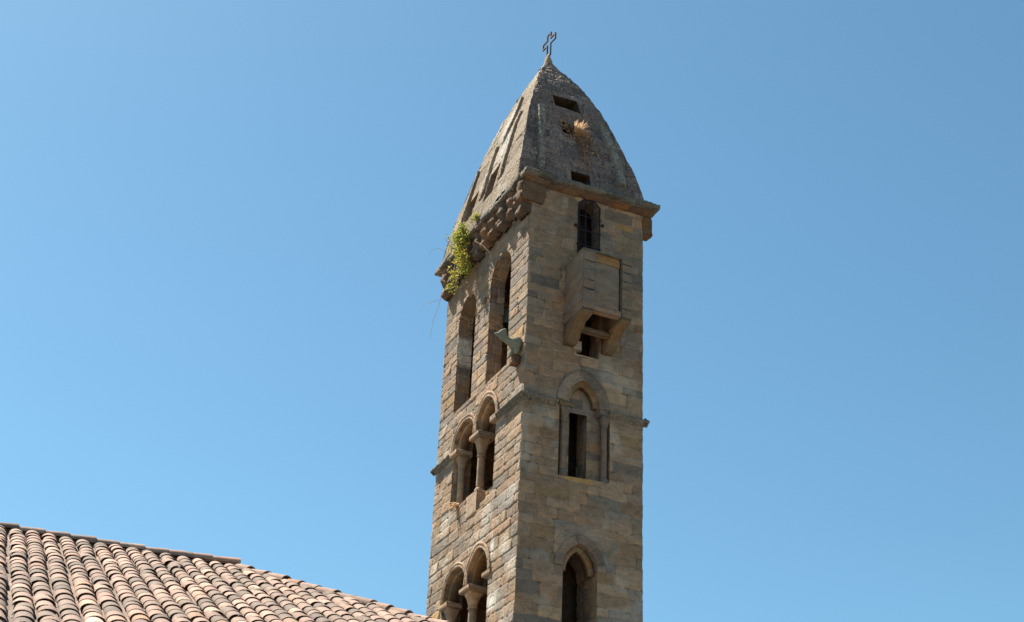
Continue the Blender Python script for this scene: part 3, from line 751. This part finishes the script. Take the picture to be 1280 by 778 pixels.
# --- string course: runs round the shaft, interrupted by the windows
sp_ = [(-.13, 0), (-.10, .03), (-.05, .09), (-.02, .145), (.02, .155), (.045, .14), (.08, .04), (.11, 0)]
def string(face, u0, u1, seed, zc=19.75):
    # profile offset is vertical (path runs horizontally)
    return sweep('string_course', face, [(u0, zc), (u1, zc)], sp_, tower, M_LEDGE, seed, joint=.8, rough=2.0)
string('R', -.12, 1.10, 141, 19.74); string('R', 2.80, W+.12, 142, 19.74)
string('L', -.12, 1.70, 143, 19.75); string('L', 5.3, D+.12, 144, 19.75)
string('E', -.12, D+.12, 145); string('B', -.12, W+.12, 146)

# --- cornice swept round the top
def ring_sweep(name, prof, mat, seed, res=.03, amp=.03):
    """prof: list of (outset, z). corners mitred; one mesh"""
    def loop(e):
        return [(-e, -e), (W+e, -e), (W+e, D+e), (-e, D+e)]
    sizes = [W, D, W, D]; cnt = [int(s_/res) for s_ in sizes]
    rows = []
    for e, z in prof:
        c = loop(e); row = []
        for k in range(4):
            a_ = c[k]; b_ = c[(k+1) % 4]
            for i in range(cnt[k]):
                t = i/cnt[k]; row.append((a_[0]+(b_[0]-a_[0])*t, a_[1]+(b_[1]-a_[1])*t, z))
        rows.append(row)
    P = np.array(rows); X, Y, Z = P[..., 0], P[..., 1], P[..., 2]
    e1_ = fbm(X, Y, Z*2, 2.4, 4, seed)*amp; e2_ = fbm(X, Y, Z, 9, 3, seed+5)*amp*.5
    cx, cy = W/2, D/2; dx, dy = np.sign(X-cx)*(np.abs(X-cx) > W/2-.05), np.sign(Y-cy)*(np.abs(Y-cy) > D/2-.05)
    sid = np.round((X+Y)*1.7); st = (hsh(sid, sid*0, sid*0, seed)-.5)*.06; e2_ = e2_*1.6+fbm(X, Y, Z, 18, 3, seed+8)*amp*.6; e2_ = e2_-.05*np.clip(fbm(X, Y, Z*.5, 3.2, 2, seed+9)*3-.7, 0, 1)
    X2 = X+dx*(e1_+e2_+st); Y2 = Y+dy*(e1_+e2_+st); Z2 = Z+e1_*.6+e2_+st*.5
    P = np.stack([X2, Y2, Z2], -1); n1, n2 = X.shape; idx = np.arange(n1*n2).reshape(n1, n2)
    nx_ = np.roll(idx, -1, 1)
    F = np.stack([idx[:-1], nx_[:-1], nx_[1:], idx[1:]], -1).reshape(-1, 4)
    h = hsh(sid, sid*0+3, sid*0, seed)
    fr = np.abs(((X+Y)*1.7+.5) % 1.0-.0); fr = np.minimum(fr, 1-fr)/1.7; jn = 1-sstep(fr, .008, .03)
    return mesh_obj(name, lift(P.reshape(-1, 3)), F, mat, tower, True, {'blk': np.stack([h, h, jn, -.4*h], -1).reshape(-1, 4)})
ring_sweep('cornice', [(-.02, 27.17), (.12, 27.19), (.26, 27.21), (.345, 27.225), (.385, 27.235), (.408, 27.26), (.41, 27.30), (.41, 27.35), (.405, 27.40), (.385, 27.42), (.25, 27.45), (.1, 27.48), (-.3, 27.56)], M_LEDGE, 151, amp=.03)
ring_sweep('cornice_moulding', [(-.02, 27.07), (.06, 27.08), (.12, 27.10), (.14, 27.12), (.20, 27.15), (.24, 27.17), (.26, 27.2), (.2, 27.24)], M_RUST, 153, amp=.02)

# --- corbels under the cornice on the sunlit face: rolled, badly weathered
def corbel(y0, y1, zt, zb, out, seed, mat=M_RUST, face='L', nm='corbel', rolls=2, amp=.07):
    pf = []; N = 26
    for i in range(N+1):
        t = i/N; z = zb+(zt-zb)*t; o_ = out*(.80+.20*t)*min(1, (t/.10)**.5+.25)
        o_ += .05*math.sin(t*math.pi*2*rolls)
        pf.append((o_, z))
    n2 = max(8, int((y1-y0)/.045)); ys = np.linspace(y0, y1, n2+1)
    pf = np.array(pf)
    Yg, K = np.meshgrid(ys, np.arange(N+1)); O = pf[:, 0][K].copy(); Zg = pf[:, 1][K].copy()
    rim = np.minimum(Yg-y0, y1-Yg); O = O*(.55+.45*sstep(rim, 0, .10))
    e = fbm(Yg, Zg, O, 3.6, 4, seed)*amp+fbm(Yg, Zg, O, 13, 2, seed+2)*amp*.35
    O2 = np.clip(O+e, .0, 9); Z2 = Zg+e*.8*(1-K/N)
    P = face_map(face)(Yg+e*.3, Z2, -O2)
    idx = np.arange(P.shape[0]*P.shape[1]).reshape(P.shape[:2])
    F = [tuple(map(int, q)) for q in np.stack([idx[:-1, :-1], idx[:-1, 1:], idx[1:, 1:], idx[1:, :-1]], -1).reshape(-1, 4)]
    # side cheeks and bottom closing to the wall
    V = P.reshape(-1, 3).tolist()
    for col_ in (0, n2):
        b0 = len(V)
        for k in range(N+1):
            q = P[k, col_]; V.append((.02, q[1], q[2]) if face == 'L' else ((W-.02, q[1], q[2]) if face == 'E' else (q[0], .02, q[2])))
        for k in range(N): F.append((int(idx[k, col_]), int(idx[k+1, col_]), b0+k+1, b0+k))
    b0 = len(V)
    for j in range(n2+1):
        q = P[0, j]; V.append((.02, q[1], q[2]) if face == 'L' else ((W-.02, q[1], q[2]) if face == 'E' else (q[0], .02, q[2])))
    for j in range(n2): F.append((int(idx[0, j]), int(idx[0, j+1]), b0+j+1, b0+j))
    rs = random.Random(seed); c = (rs.random(), rs.random(), 0, 0)
    return mesh_obj(nm, lift(V), F, mat, tower, True, {'blk': [c]*len(V)})
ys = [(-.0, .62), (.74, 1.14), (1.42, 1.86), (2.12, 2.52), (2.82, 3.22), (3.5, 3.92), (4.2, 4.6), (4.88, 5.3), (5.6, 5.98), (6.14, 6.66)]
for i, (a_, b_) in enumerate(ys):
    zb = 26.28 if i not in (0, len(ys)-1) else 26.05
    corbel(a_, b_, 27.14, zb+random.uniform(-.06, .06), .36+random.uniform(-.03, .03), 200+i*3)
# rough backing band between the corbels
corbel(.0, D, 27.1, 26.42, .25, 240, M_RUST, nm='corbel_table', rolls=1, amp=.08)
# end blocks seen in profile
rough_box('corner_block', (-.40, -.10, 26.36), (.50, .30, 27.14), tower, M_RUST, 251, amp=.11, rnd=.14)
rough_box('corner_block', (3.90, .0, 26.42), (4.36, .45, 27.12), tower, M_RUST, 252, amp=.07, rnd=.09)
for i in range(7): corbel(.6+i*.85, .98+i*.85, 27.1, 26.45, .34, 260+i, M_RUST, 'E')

# --- spire: four bulging sides of heavy slabs
CX, CY = 1.94, 3.33
HZ = np.array([27.40, 28.1, 28.6, 29.1, 29.6, 30.1, 30.6, 31.1, 31.6, 32.1, 32.6, 33.1, 33.6, 34.1, 34.4, 34.75])
HX = np.array([2.34, 2.24, 2.13, 2.02, 1.91, 1.80, 1.69, 1.55, 1.40, 1.25, 1.09, .90, .70, .46, .30, .12])
HY = np.array([3.12, 2.99, 2.87, 2.73, 2.56, 2.38, 2.19, 2.01, 1.84, 1.64, 1.40, 1.14, .85, .53, .32, .12])
hx = lambda z: np.interp(z, HZ, HX); hy = lambda z: np.interp(z, HZ, HY)
spire = bpy.data.objects.new('spire', None); COL.objects.link(spire); spire.parent = tower; spire['label'] = 'steep four sided stone spire with bulging sides'
scr = [27.3]
while scr[-1] < 35.5: scr.append(scr[-1]+cr.choice([.3, .34, .38, .46]))
scr = np.array(scr); scrL = scr[::2]
O1 = [(1.42, 31.60), (1.40, 32.18), (2.36, 32.26), (2.38, 31.55)]
O2 = [(1.50, 30.18), (1.52, 30.76), (2.20, 30.78), (2.22, 30.2)]
O3 = [(1.52, 27.86), (1.52, 28.30), (2.22, 28.32), (2.22, 27.86)]
OA = [(2.55, 28.15), (2.55, 29.45), (3.35, 29.35), (3.35, 28.15)]
OB = [(4.22, 28.15), (4.22, 29.30), (4.95, 29.2), (4.95, 28.15)]
def spire_side(side, holes, mat, ribs, seed, amp, pale=None, res=.025, **kw):
    zt = 34.70; nz = int((zt-27.42)/res); ns = int(5.5/res) if side in 'LE' else int(4.3/res)
    Sg, Z = np.meshgrid(np.linspace(-1, 1, ns+1), np.linspace(27.42, zt, nz+1))
    A_, B_ = hx(Z), hy(Z)
    if side in 'RB': U = CX+A_*Sg
    else: U = CY+B_*Sg
    H, a1, a2, jm = relief(U, Z, U*0+seed, seed, amp, courses=scrL if side == 'L' else scr, **kw)
    H += .03*fbm(U, Z, U*0, 1.5, 3, seed+21)+.012*fbm(U, Z*.35, U*0, 7, 3, seed+22)
    rbm = Z*0
    for uf, wd, ht, z0, z1 in ribs:
        uu = uf(Z); m_ = (1-sstep(np.abs(U-uu), wd*.42, wd*.5))*sstep(Z, z0, z0+.05)*(1-sstep(Z, z1-.05, z1))
        H = H+ht*m_; rbm = np.maximum(rbm, m_)
    ec = (1-np.abs(Sg))*(A_ if side in 'RB' else B_)
    H = H*sstep(ec, 0, .06)+(1-sstep(ec, 0, .06))*(.035*fbm(Z*0+7, Z, Z*0, 3.0, 3, 401)+.02*fbm(Z*0+9, Z, Z*0, 10, 2, 402))
    keep = np.ones((Z.shape[0]-1, Z.shape[1]-1), bool); Uh, Zh = U.copy(), Z.copy()
    cu = (U[:-1, :-1]+U[1:, 1:])/2; cz = (Z[:-1, :-1]+Z[1:, 1:])/2
    for p_ in holes:
        s_, nx, nz_ = sdist(p_, U, Z); sc_, _, _ = sdist(p_, cu, cz); keep &= sc_ > 0
        m_ = np.abs(s_) < res*.75; Uh = np.where(m_, nx, Uh); Zh = np.where(m_, nz_, Zh); H = H*sstep(s_, -.01, .05)
    hA, hB = hx(Zh), hy(Zh); nzv = .35*H
    # hip wobble shared by neighbouring sides
    wob = 1+.010*fbm(Zh*0+5, Zh, Zh*0, 3.5, 3, 301)*(np.abs(Sg) > .999)*0
    if side == 'R': P = np.stack([Uh, CY-hB-H*.93, Zh+nzv], -1)
    if side == 'B': P = np.stack([Uh, CY+hB+H*.93, Zh+nzv], -1)
    if side == 'L': P = np.stack([CX-hA-H*.93, Uh, Zh+nzv], -1)
    if side == 'E': P = np.stack([CX+hA+H*.93, Uh, Zh+nzv], -1)
    idx = np.arange(Z.size).reshape(Z.shape)
    F = np.stack([idx[:-1, :-1], idx[:-1, 1:], idx[1:, 1:], idx[1:, :-1]], -1)[keep]
    pl = rbm*.8 if pale is None else pale(U, Z)
    o = mesh_obj('spire_side', lift(P.reshape(-1, 3)), F, mat, spire, True, {'blk': np.stack([a1, a2, jm, pl], -1).reshape(-1, 4)})
    # box recesses behind the openings
    for p_ in holes:
        V = []; Fq = []; q = p_; k = len(q); Dp = 1.1
        for (u, z) in q:
            u = float(u); z = float(z); a0, b0 = float(hx(z)), float(hy(z))
            if side == 'R': V += [(u, CY-b0-.0, z), (u, CY-b0+Dp, z)]
            if side == 'L': V += [(CX-a0, u, z), (CX-a0+Dp, u, z)]
        for i in range(k):
            j = (i+1) % k; Fq.append((2*i, 2*j, 2*j+1, 2*i+1))
        Fq.append(tuple(2*i+1 for i in range(k)))
        mesh_obj('spire_opening', lift(V), Fq, M_RUST if side == 'R' else M_CARVE, spire, False, {'blk': [(.1, .0, 0, 0)]*len(V)})
    return o
def paleS(U, Z):
    a_ = np.exp(-((U-2.75)/.45)**2-((Z-30.3)/.65)**2); b2 = np.exp(-((U-3.6)/.35)**2-((Z-31.9)/.7)**2)
    return np.clip(1.3*a_+1.1*b2+.35*(fbm(U, Z, U*0, 1.3, 2, 44) > .3), 0, 1)
ribsR = [(lambda z: .45+(z-28.3)*.115, .24, .16, 27.9, 31.2), (lambda z: 3.38-(z-28.3)*.10, .30, .17, 28.2, 31.1)]
ribsL = []
for y0_, z0_, z1_ in ((2.0, 28.6, 31.3), (3.5, 28.6, 30.7), (5.05, 28.35, 30.6), (2.9, 30.7, 32.6)):
    ribsL += [((lambda z, y=y0_: y-.03+z*0), .11, -.13, z0_, z1_), ((lambda z, y=y0_: y+.17+z*0), .30, .05, z0_-.1, z1_+.15), ((lambda z, y=y0_: y+.05+z*0), .10, .03, z0_-.1, z1_+.1)]
spire_side('R', [O1, O2, O3], M_SPIRE, ribsR, 317, 1.5, wmin=.3, wmax=.9, rough=3.0)
spire_side('L', [OA, OB], M_SPIREL, ribsL, 302, 1.1, paleS, wmin=1.0, wmax=2.2, rough=1.8)
spire_side('E', [], M_SPIRE, [], 303, 1.2, res=.08)
spire_side('B', [], M_SPIRE, [], 304, 1.2, res=.08)
# finial knob
lathe('finial', CX, CY, [(.36, 34.40), (.24, 34.58), (.17, 34.68), (.165, 34.78), (.15, 34.88), (.11, 35.0), (.085, 35.08), (.05, 35.22)], spire, M_CARVE, 310, amp=.035, N=18)
# iron cross: open outline in wrought flat bar, lying in the plane of the sunlit face
g = MB()
cyc = CY
OUT = [(.13, 35.16), (.13, 35.68), (.47, 35.68), (.47, 35.91), (.13, 35.91), (.13, 36.15), (-.15, 36.15), (-.15, 35.91), (-.53, 35.91), (-.53, 35.68), (-.15, 35.68), (-.15, 35.16)]
OUT = [(a_, z_+.14*a_) for a_, z_ in OUT]
for (a0, z0), (a1, z1) in zip(OUT[:-1], OUT[1:]):
    dv_ = Vector((0, a1-a0, z1-z0)).normalized()*.028
    g.tube([Vector((CX, cyc+a0, z0+Z0))-dv_, Vector((CX, cyc+a1, z1+Z0))+dv_], .036, 4)
g.build('cross', M_IRON, spire)

# --- gargoyle: crouching beast leaning out over the front corner
def skin_mesh(name, pts, edges, radii, parent, mat, seed, amp=.02):
    me = bpy.data.meshes.new('tmp'); me.from_pydata(pts, edges, []); o = bpy.data.objects.new('tmp', me); COL.objects.link(o)
    md = o.modifiers.new('s', 'SKIN')
    for i, r_ in enumerate(radii): me.skin_vertices[0].data[i].radius = (r_, r_) if not isinstance(r_, tuple) else r_
    me.skin_vertices[0].data[0].use_root = True
    sb = o.modifiers.new('u', 'SUBSURF'); sb.levels = 3; sb.render_levels = 3
    dg = bpy.context.evaluated_depsgraph_get(); ev = o.evaluated_get(dg); m2 = bpy.data.meshes.new_from_object(ev)
    V = np.array([v.co[:] for v in m2.vertices]); F = [tuple(p.vertices) for p in m2.polygons]
    bpy.data.objects.remove(o)
    N_ = np.array([v.normal[:] for v in m2.vertices]); e = fbm(V[:, 0], V[:, 1], V[:, 2], 7, 3, seed)*amp
    V = V+N_*e[:, None]
    return mesh_obj(name, lift(V), F, mat, parent, True, {'blk': [(.5, .5, 0, 0)]*len(V)})
GP = [(.08, .50, 21.15), (-.02, .40, 21.42), (-.16, .36, 21.55), (-.32, .42, 21.54), (-.44, .48, 21.66), (-.54, .53, 21.82), (-.64, .60, 21.83), (-.73, .66, 21.86),
      (-.50, .60, 22.02), (-.46, .42, 21.98),
      (-.16, .46, 21.36), (-.26, .50, 21.12), (-.12, .24, 21.36), (-.20, .24, 21.14), (-.08, .24, 21.72)]
GE = [(0, 1), (1, 2), (2, 3), (3, 4), (4, 5), (5, 6), (6, 7), (5, 8), (5, 9), (2, 10), (10, 11), (2, 12), (12, 13), (2, 14)]
GRr = [.21, .20, .18, .125, .115, .13, .07, .03, .04, .04, .09, .07, .09, .07, .08]
gg = skin_mesh('gargoyle', GP, GE, GRr, tower, M_GREEN, 401); gg['label'] = 'green stained carved beast leaning out beside the front corner'
rough_box('gargoyle_corbel', (-.22, .26, 20.86), (.05, .70, 21.18), tower, M_RUST, 402, amp=.06, rnd=.12)

# ------------------------------------------------------------------ bell, plants and twigs
def loc_to_world(p):
    x, y, z = p; return Vector((.43676+x*math.cos(TH)-y*math.sin(TH), 40.67435+x*math.sin(TH)+y*math.cos(TH), z+Z0))
def at_tower(name, label, cat, p):
    return thing(name, label, cat, loc_to_world(p), TH)
bell = at_tower('bell', 'dark bronze bell hanging deep in the belfry opening nearest the front corner', 'bell', (.75, 3.25, 23.68))
def blathe(name, prof, mat, parent, N=24):
    V = []; F = []
    for r_, z in prof:
        for k in range(N): V.append((r_*math.cos(2*math.pi*k/N), r_*math.sin(2*math.pi*k/N), z))
    for i in range(len(prof)-1):
        for k in range(N): F.append((i*N+k, i*N+(k+1) % N, (i+1)*N+(k+1) % N, (i+1)*N+k))
    F.append(tuple((len(prof)-1)*N+k for k in range(N)))
    return mesh_obj(name, V, F, mat, parent, True)
blathe('bell_body', [(.36, 0), (.34, .06), (.27, .2), (.23, .4), (.21, .55), (.15, .64), (.0, .67)], M_BELL, bell)
g = MB(); g.tube([(0, 0, -.06), (0, 0, .5)], .03, 8); g.tube([(0, 0, -.10), (0, 0, -.02)], .06, 8); g.build('clapper', M_IRON, bell)
g = MB(); g.box((-.8, -.09, .68), (.8, .09, .86)); g.build('headstock', M_WOOD, bell)

def leaf(mb, p, d, nrm, L, wd, col):
    d = d.normalized(); s_ = d.cross(nrm).normalized()
    mid_ = p+d*L*.5+nrm*L*.08
    mb.add([p, mid_+s_*wd, p+d*L, mid_-s_*wd], [(0, 1, 2, 3)], col)
def rvec(rr): return Vector((rr.gauss(0, 1), rr.gauss(0, 1), rr.gauss(0, 1))).normalized()
def hang_plant(name, label, org, clumps, seed, n, L=(.035, .125), stems=8):
    """org: local tower coordinates of the root; clumps: (y, z, out, radius y, radius z) in tower metres"""
    o = at_tower(name, label, 'plant', org); rr = random.Random(seed); O = Vector(org)
    mb = MB(); st = MB()
    tot = sum(c[5] for c in clumps)
    for (y, z, ou, ry, rz, wt) in clumps:
        C_ = Vector((-ou, y, z))
        for k in range(int(n*wt/tot)):
            p = C_+Vector((rr.gauss(0, .10), rr.gauss(0, ry*.5), rr.gauss(0, rz*.5)))-O
            for q in range(rr.choice([2, 3, 3])):
                d = (Vector((-.7, rr.uniform(-1, 1), rr.uniform(-1, .5)))+rvec(rr)*.5); nn_ = (rvec(rr)+Vector((-.6, .3, .6))).normalized()
                leaf(mb, p, d, nn_, rr.uniform(*L), rr.uniform(.015, .032), (min(1, max(0, rr.gauss(.50+(.30 if 25.9 < z < 27 else 0), .27))), 0, 0, 1))
        for s_ in range(stems):
            q = C_+Vector((rr.gauss(0, .08), rr.gauss(0, ry*.4), rr.gauss(0, rz*.5)))-O
            midp = q*.5+rvec(rr)*.08; st.tube([Vector((0, 0, 0)), midp, q], .008, 4, taper=.4)
    mb.build('leaves', M_LEAF, o); st.build('stems', M_TWIG, o)
    return o
# big hanging clump on the cornice (y along the sunlit face, z height)
hang_plant('hanging_plant', 'bushy yellow green plant hanging from the cornice at far left', (-.36, 4.4, 27.45),
    [(4.55, 27.55, .48, .60, .30, 3), (4.50, 27.15, .52, .50, .40, 3), (4.35, 26.70, .50, .38, .40, 2.4), (4.15, 26.25, .46, .30, .36, 1.8), (3.95, 25.85, .40, .22, .25, .8), (4.95, 26.2, .42, .35, .25, .7), (5.3, 25.9, .36, .28, .2, .5)], 5, 1050)
hang_plant('cornice_plant', 'small yellow green tuft on the cornice below the spire openings', (-.38, 3.45, 27.5),
    [(3.42, 27.60, .42, .18, .14, 1)], 6, 55)
hang_plant('wall_plant', 'tiny green tuft rooted in a joint of the sunlit wall', (-.01, 3.36, 16.76), [(3.36, 16.78, .05, .10, .08, 1)], 7, 12, (.03, .06), 2)

def grass_tuft(name, label, org, n, L, spread, droop, seed, out, r_=.006, cols=(.2, 1)):
    o = at_tower(name, label, 'plant', org); rr = random.Random(seed); mb = MB(); out = Vector(out)
    for k in range(n):
        d = (out+rvec(rr)*spread).normalized(); ln = rr.uniform(*L); p = rvec(rr)*.06; P = [p]
        for i in range(4):
            d = (d+Vector((0, 0, -droop))).normalized(); P.append(P[-1]+d*ln/4)
        s_ = d.cross(Vector((0, 0, 1))); s_ = s_.normalized() if s_.length > .01 else Vector((1, 0, 0))
        c = (rr.uniform(*cols), 0, 0, 1); wd = r_*rr.uniform(.8, 2.2)
        V = []
        for i, q in enumerate(P):
            ww = wd*(1-.8*i/4); V += [q-s_*ww, q+s_*ww]
        mb.add(V, [(2*i, 2*i+1, 2*i+3, 2*i+2) for i in range(4)], c)
    mb.build('blades', M_DRY, o); return o
y2 = float(CY-hy(30.4))
grass_tuft('dry_grass', 'pale dry grass sprouting from the middle opening of the spire', (1.98, y2-.04, 30.22), 120, (.22, .58), .75, .10, 21, (.45, -.6, .85), .017, (.7, 1))
def dead_growth():
    org = (2.0, y2-.03, 30.3); o = at_tower('dead_vine', 'brown withered leaves trailing down the shaded spire side below the grass', 'plant', org); O = Vector(org)
    rr = random.Random(22); mb = MB(); P0 = [(1.62, 30.55, .12, .2, 60), (1.8, 30.3, .16, .22, 70), (2.3, 30.2, .16, .2, 60), (2.05, 29.8, .16, .25, 80), (2.1, 29.35, .14, .25, 60), (2.5, 29.9, .14, .3, 40), (2.62, 29.4, .12, .3, 30), (2.0, 28.95, .1, .2, 25)]
    for (u, z, ru, rz, k) in P0:
        for i in range(k):
            uu = u+rr.gauss(0, ru); zz = z+rr.gauss(0, rz); p = Vector((uu, float(CY-hy(zz))-rr.uniform(.03, .16), zz))-O
            d = (Vector((rr.uniform(-1, 1), -.4, -.6))+rvec(rr)*.6); leaf(mb, p, d, (rvec(rr)+Vector((-.3, -.8, .3))).normalized(), rr.uniform(.05, .15), rr.uniform(.012, .035), (max(0, min(1, rr.gauss(.25, .25))), 0, 0, 1))
    mb.build('leaves', M_DRY, o)
    for q in (((1.7, 29.9), (1.62, 30.6)), ((2.05, 28.9), (2.1, 29.8)), ((2.6, 29.2), (2.45, 30.1))):
        mb = MB(); pts = [Vector((u, float(CY-hy(z))-.10+.03*math.sin(z*9), z))-O for u, z in (q[0], ((q[0][0]+q[1][0])/2+.05, (q[0][1]+q[1][1])/2), q[1])]+[Vector((0, 0, 0))]
        mb.tube(pts, .010, 4); mb.build('stem', M_TWIG, o)
dead_growth()
grass_tuft('dry_fern', 'curved straw coloured blades on the sill of the middle twin window', (.02, 4.6, 17.86), 34, (.18, .42), .6, .35, 23, (-1, .3, .25), .010, (.85, 1))
def twig(name, label, org, paths):
    o = at_tower(name, label, 'twig', org); mb = MB(); O = Vector(org)
    for P, r_ in paths:
        mb = MB(); mb.tube([Vector(p)-O for p in P], r_, 4, taper=.4); mb.build('stem', M_TWIG, o)
    return o
twig('dry_twig', 'pale bare twig hanging in front of the belfry arches', (-.40, 3.5, 26.75),
     [([(-.40, 3.5, 26.75), (-.48, 3.1, 26.45), (-.46, 2.6, 26.05), (-.44, 2.1, 25.55), (-.43, 1.95, 25.2)], .008)])
twig('dry_vine', 'thin bare vines trailing from the far left end of the cornice', (-.38, 6.5, 25.95),
     [([(-.38, 6.3, 26.1), (-.45, 6.35, 25.6), (-.5, 6.6, 25.2), (-.5, 6.75, 24.7), (-.5, 6.78, 24.5)], .010),
      ([(-.38, 6.5, 26.0), (-.5, 6.9, 26.05), (-.6, 7.3, 26.15), (-.6, 7.7, 26.1)], .009),
      ([(-.38, 5.9, 27.5), (-.6, 6.3, 27.9), (-.7, 6.7, 28.0), (-.7, 7.0, 27.9)], .009),
      ([(-.38, 5.6, 27.5), (-.55, 5.9, 28.1), (-.6, 6.2, 28.4)], .008)])

# dark post top just reaching into the frame at the lower right
post = thing('post', 'dark rounded post top just reaching into the frame right of the tower', 'post', (4.16, 37.7, 0))
PT_ = 13.70
g = MB(); g.tube([(0, 0, 0), (0, 0, PT_-.12)], .05, 10, taper=.8); g.build('shaft', M_IRON, post)
blathe('cap', [(.05, PT_-.14), (.085, PT_-.10), (.09, PT_-.05), (.06, PT_-.01), (.0, PT_)], M_IRON, post, 14)
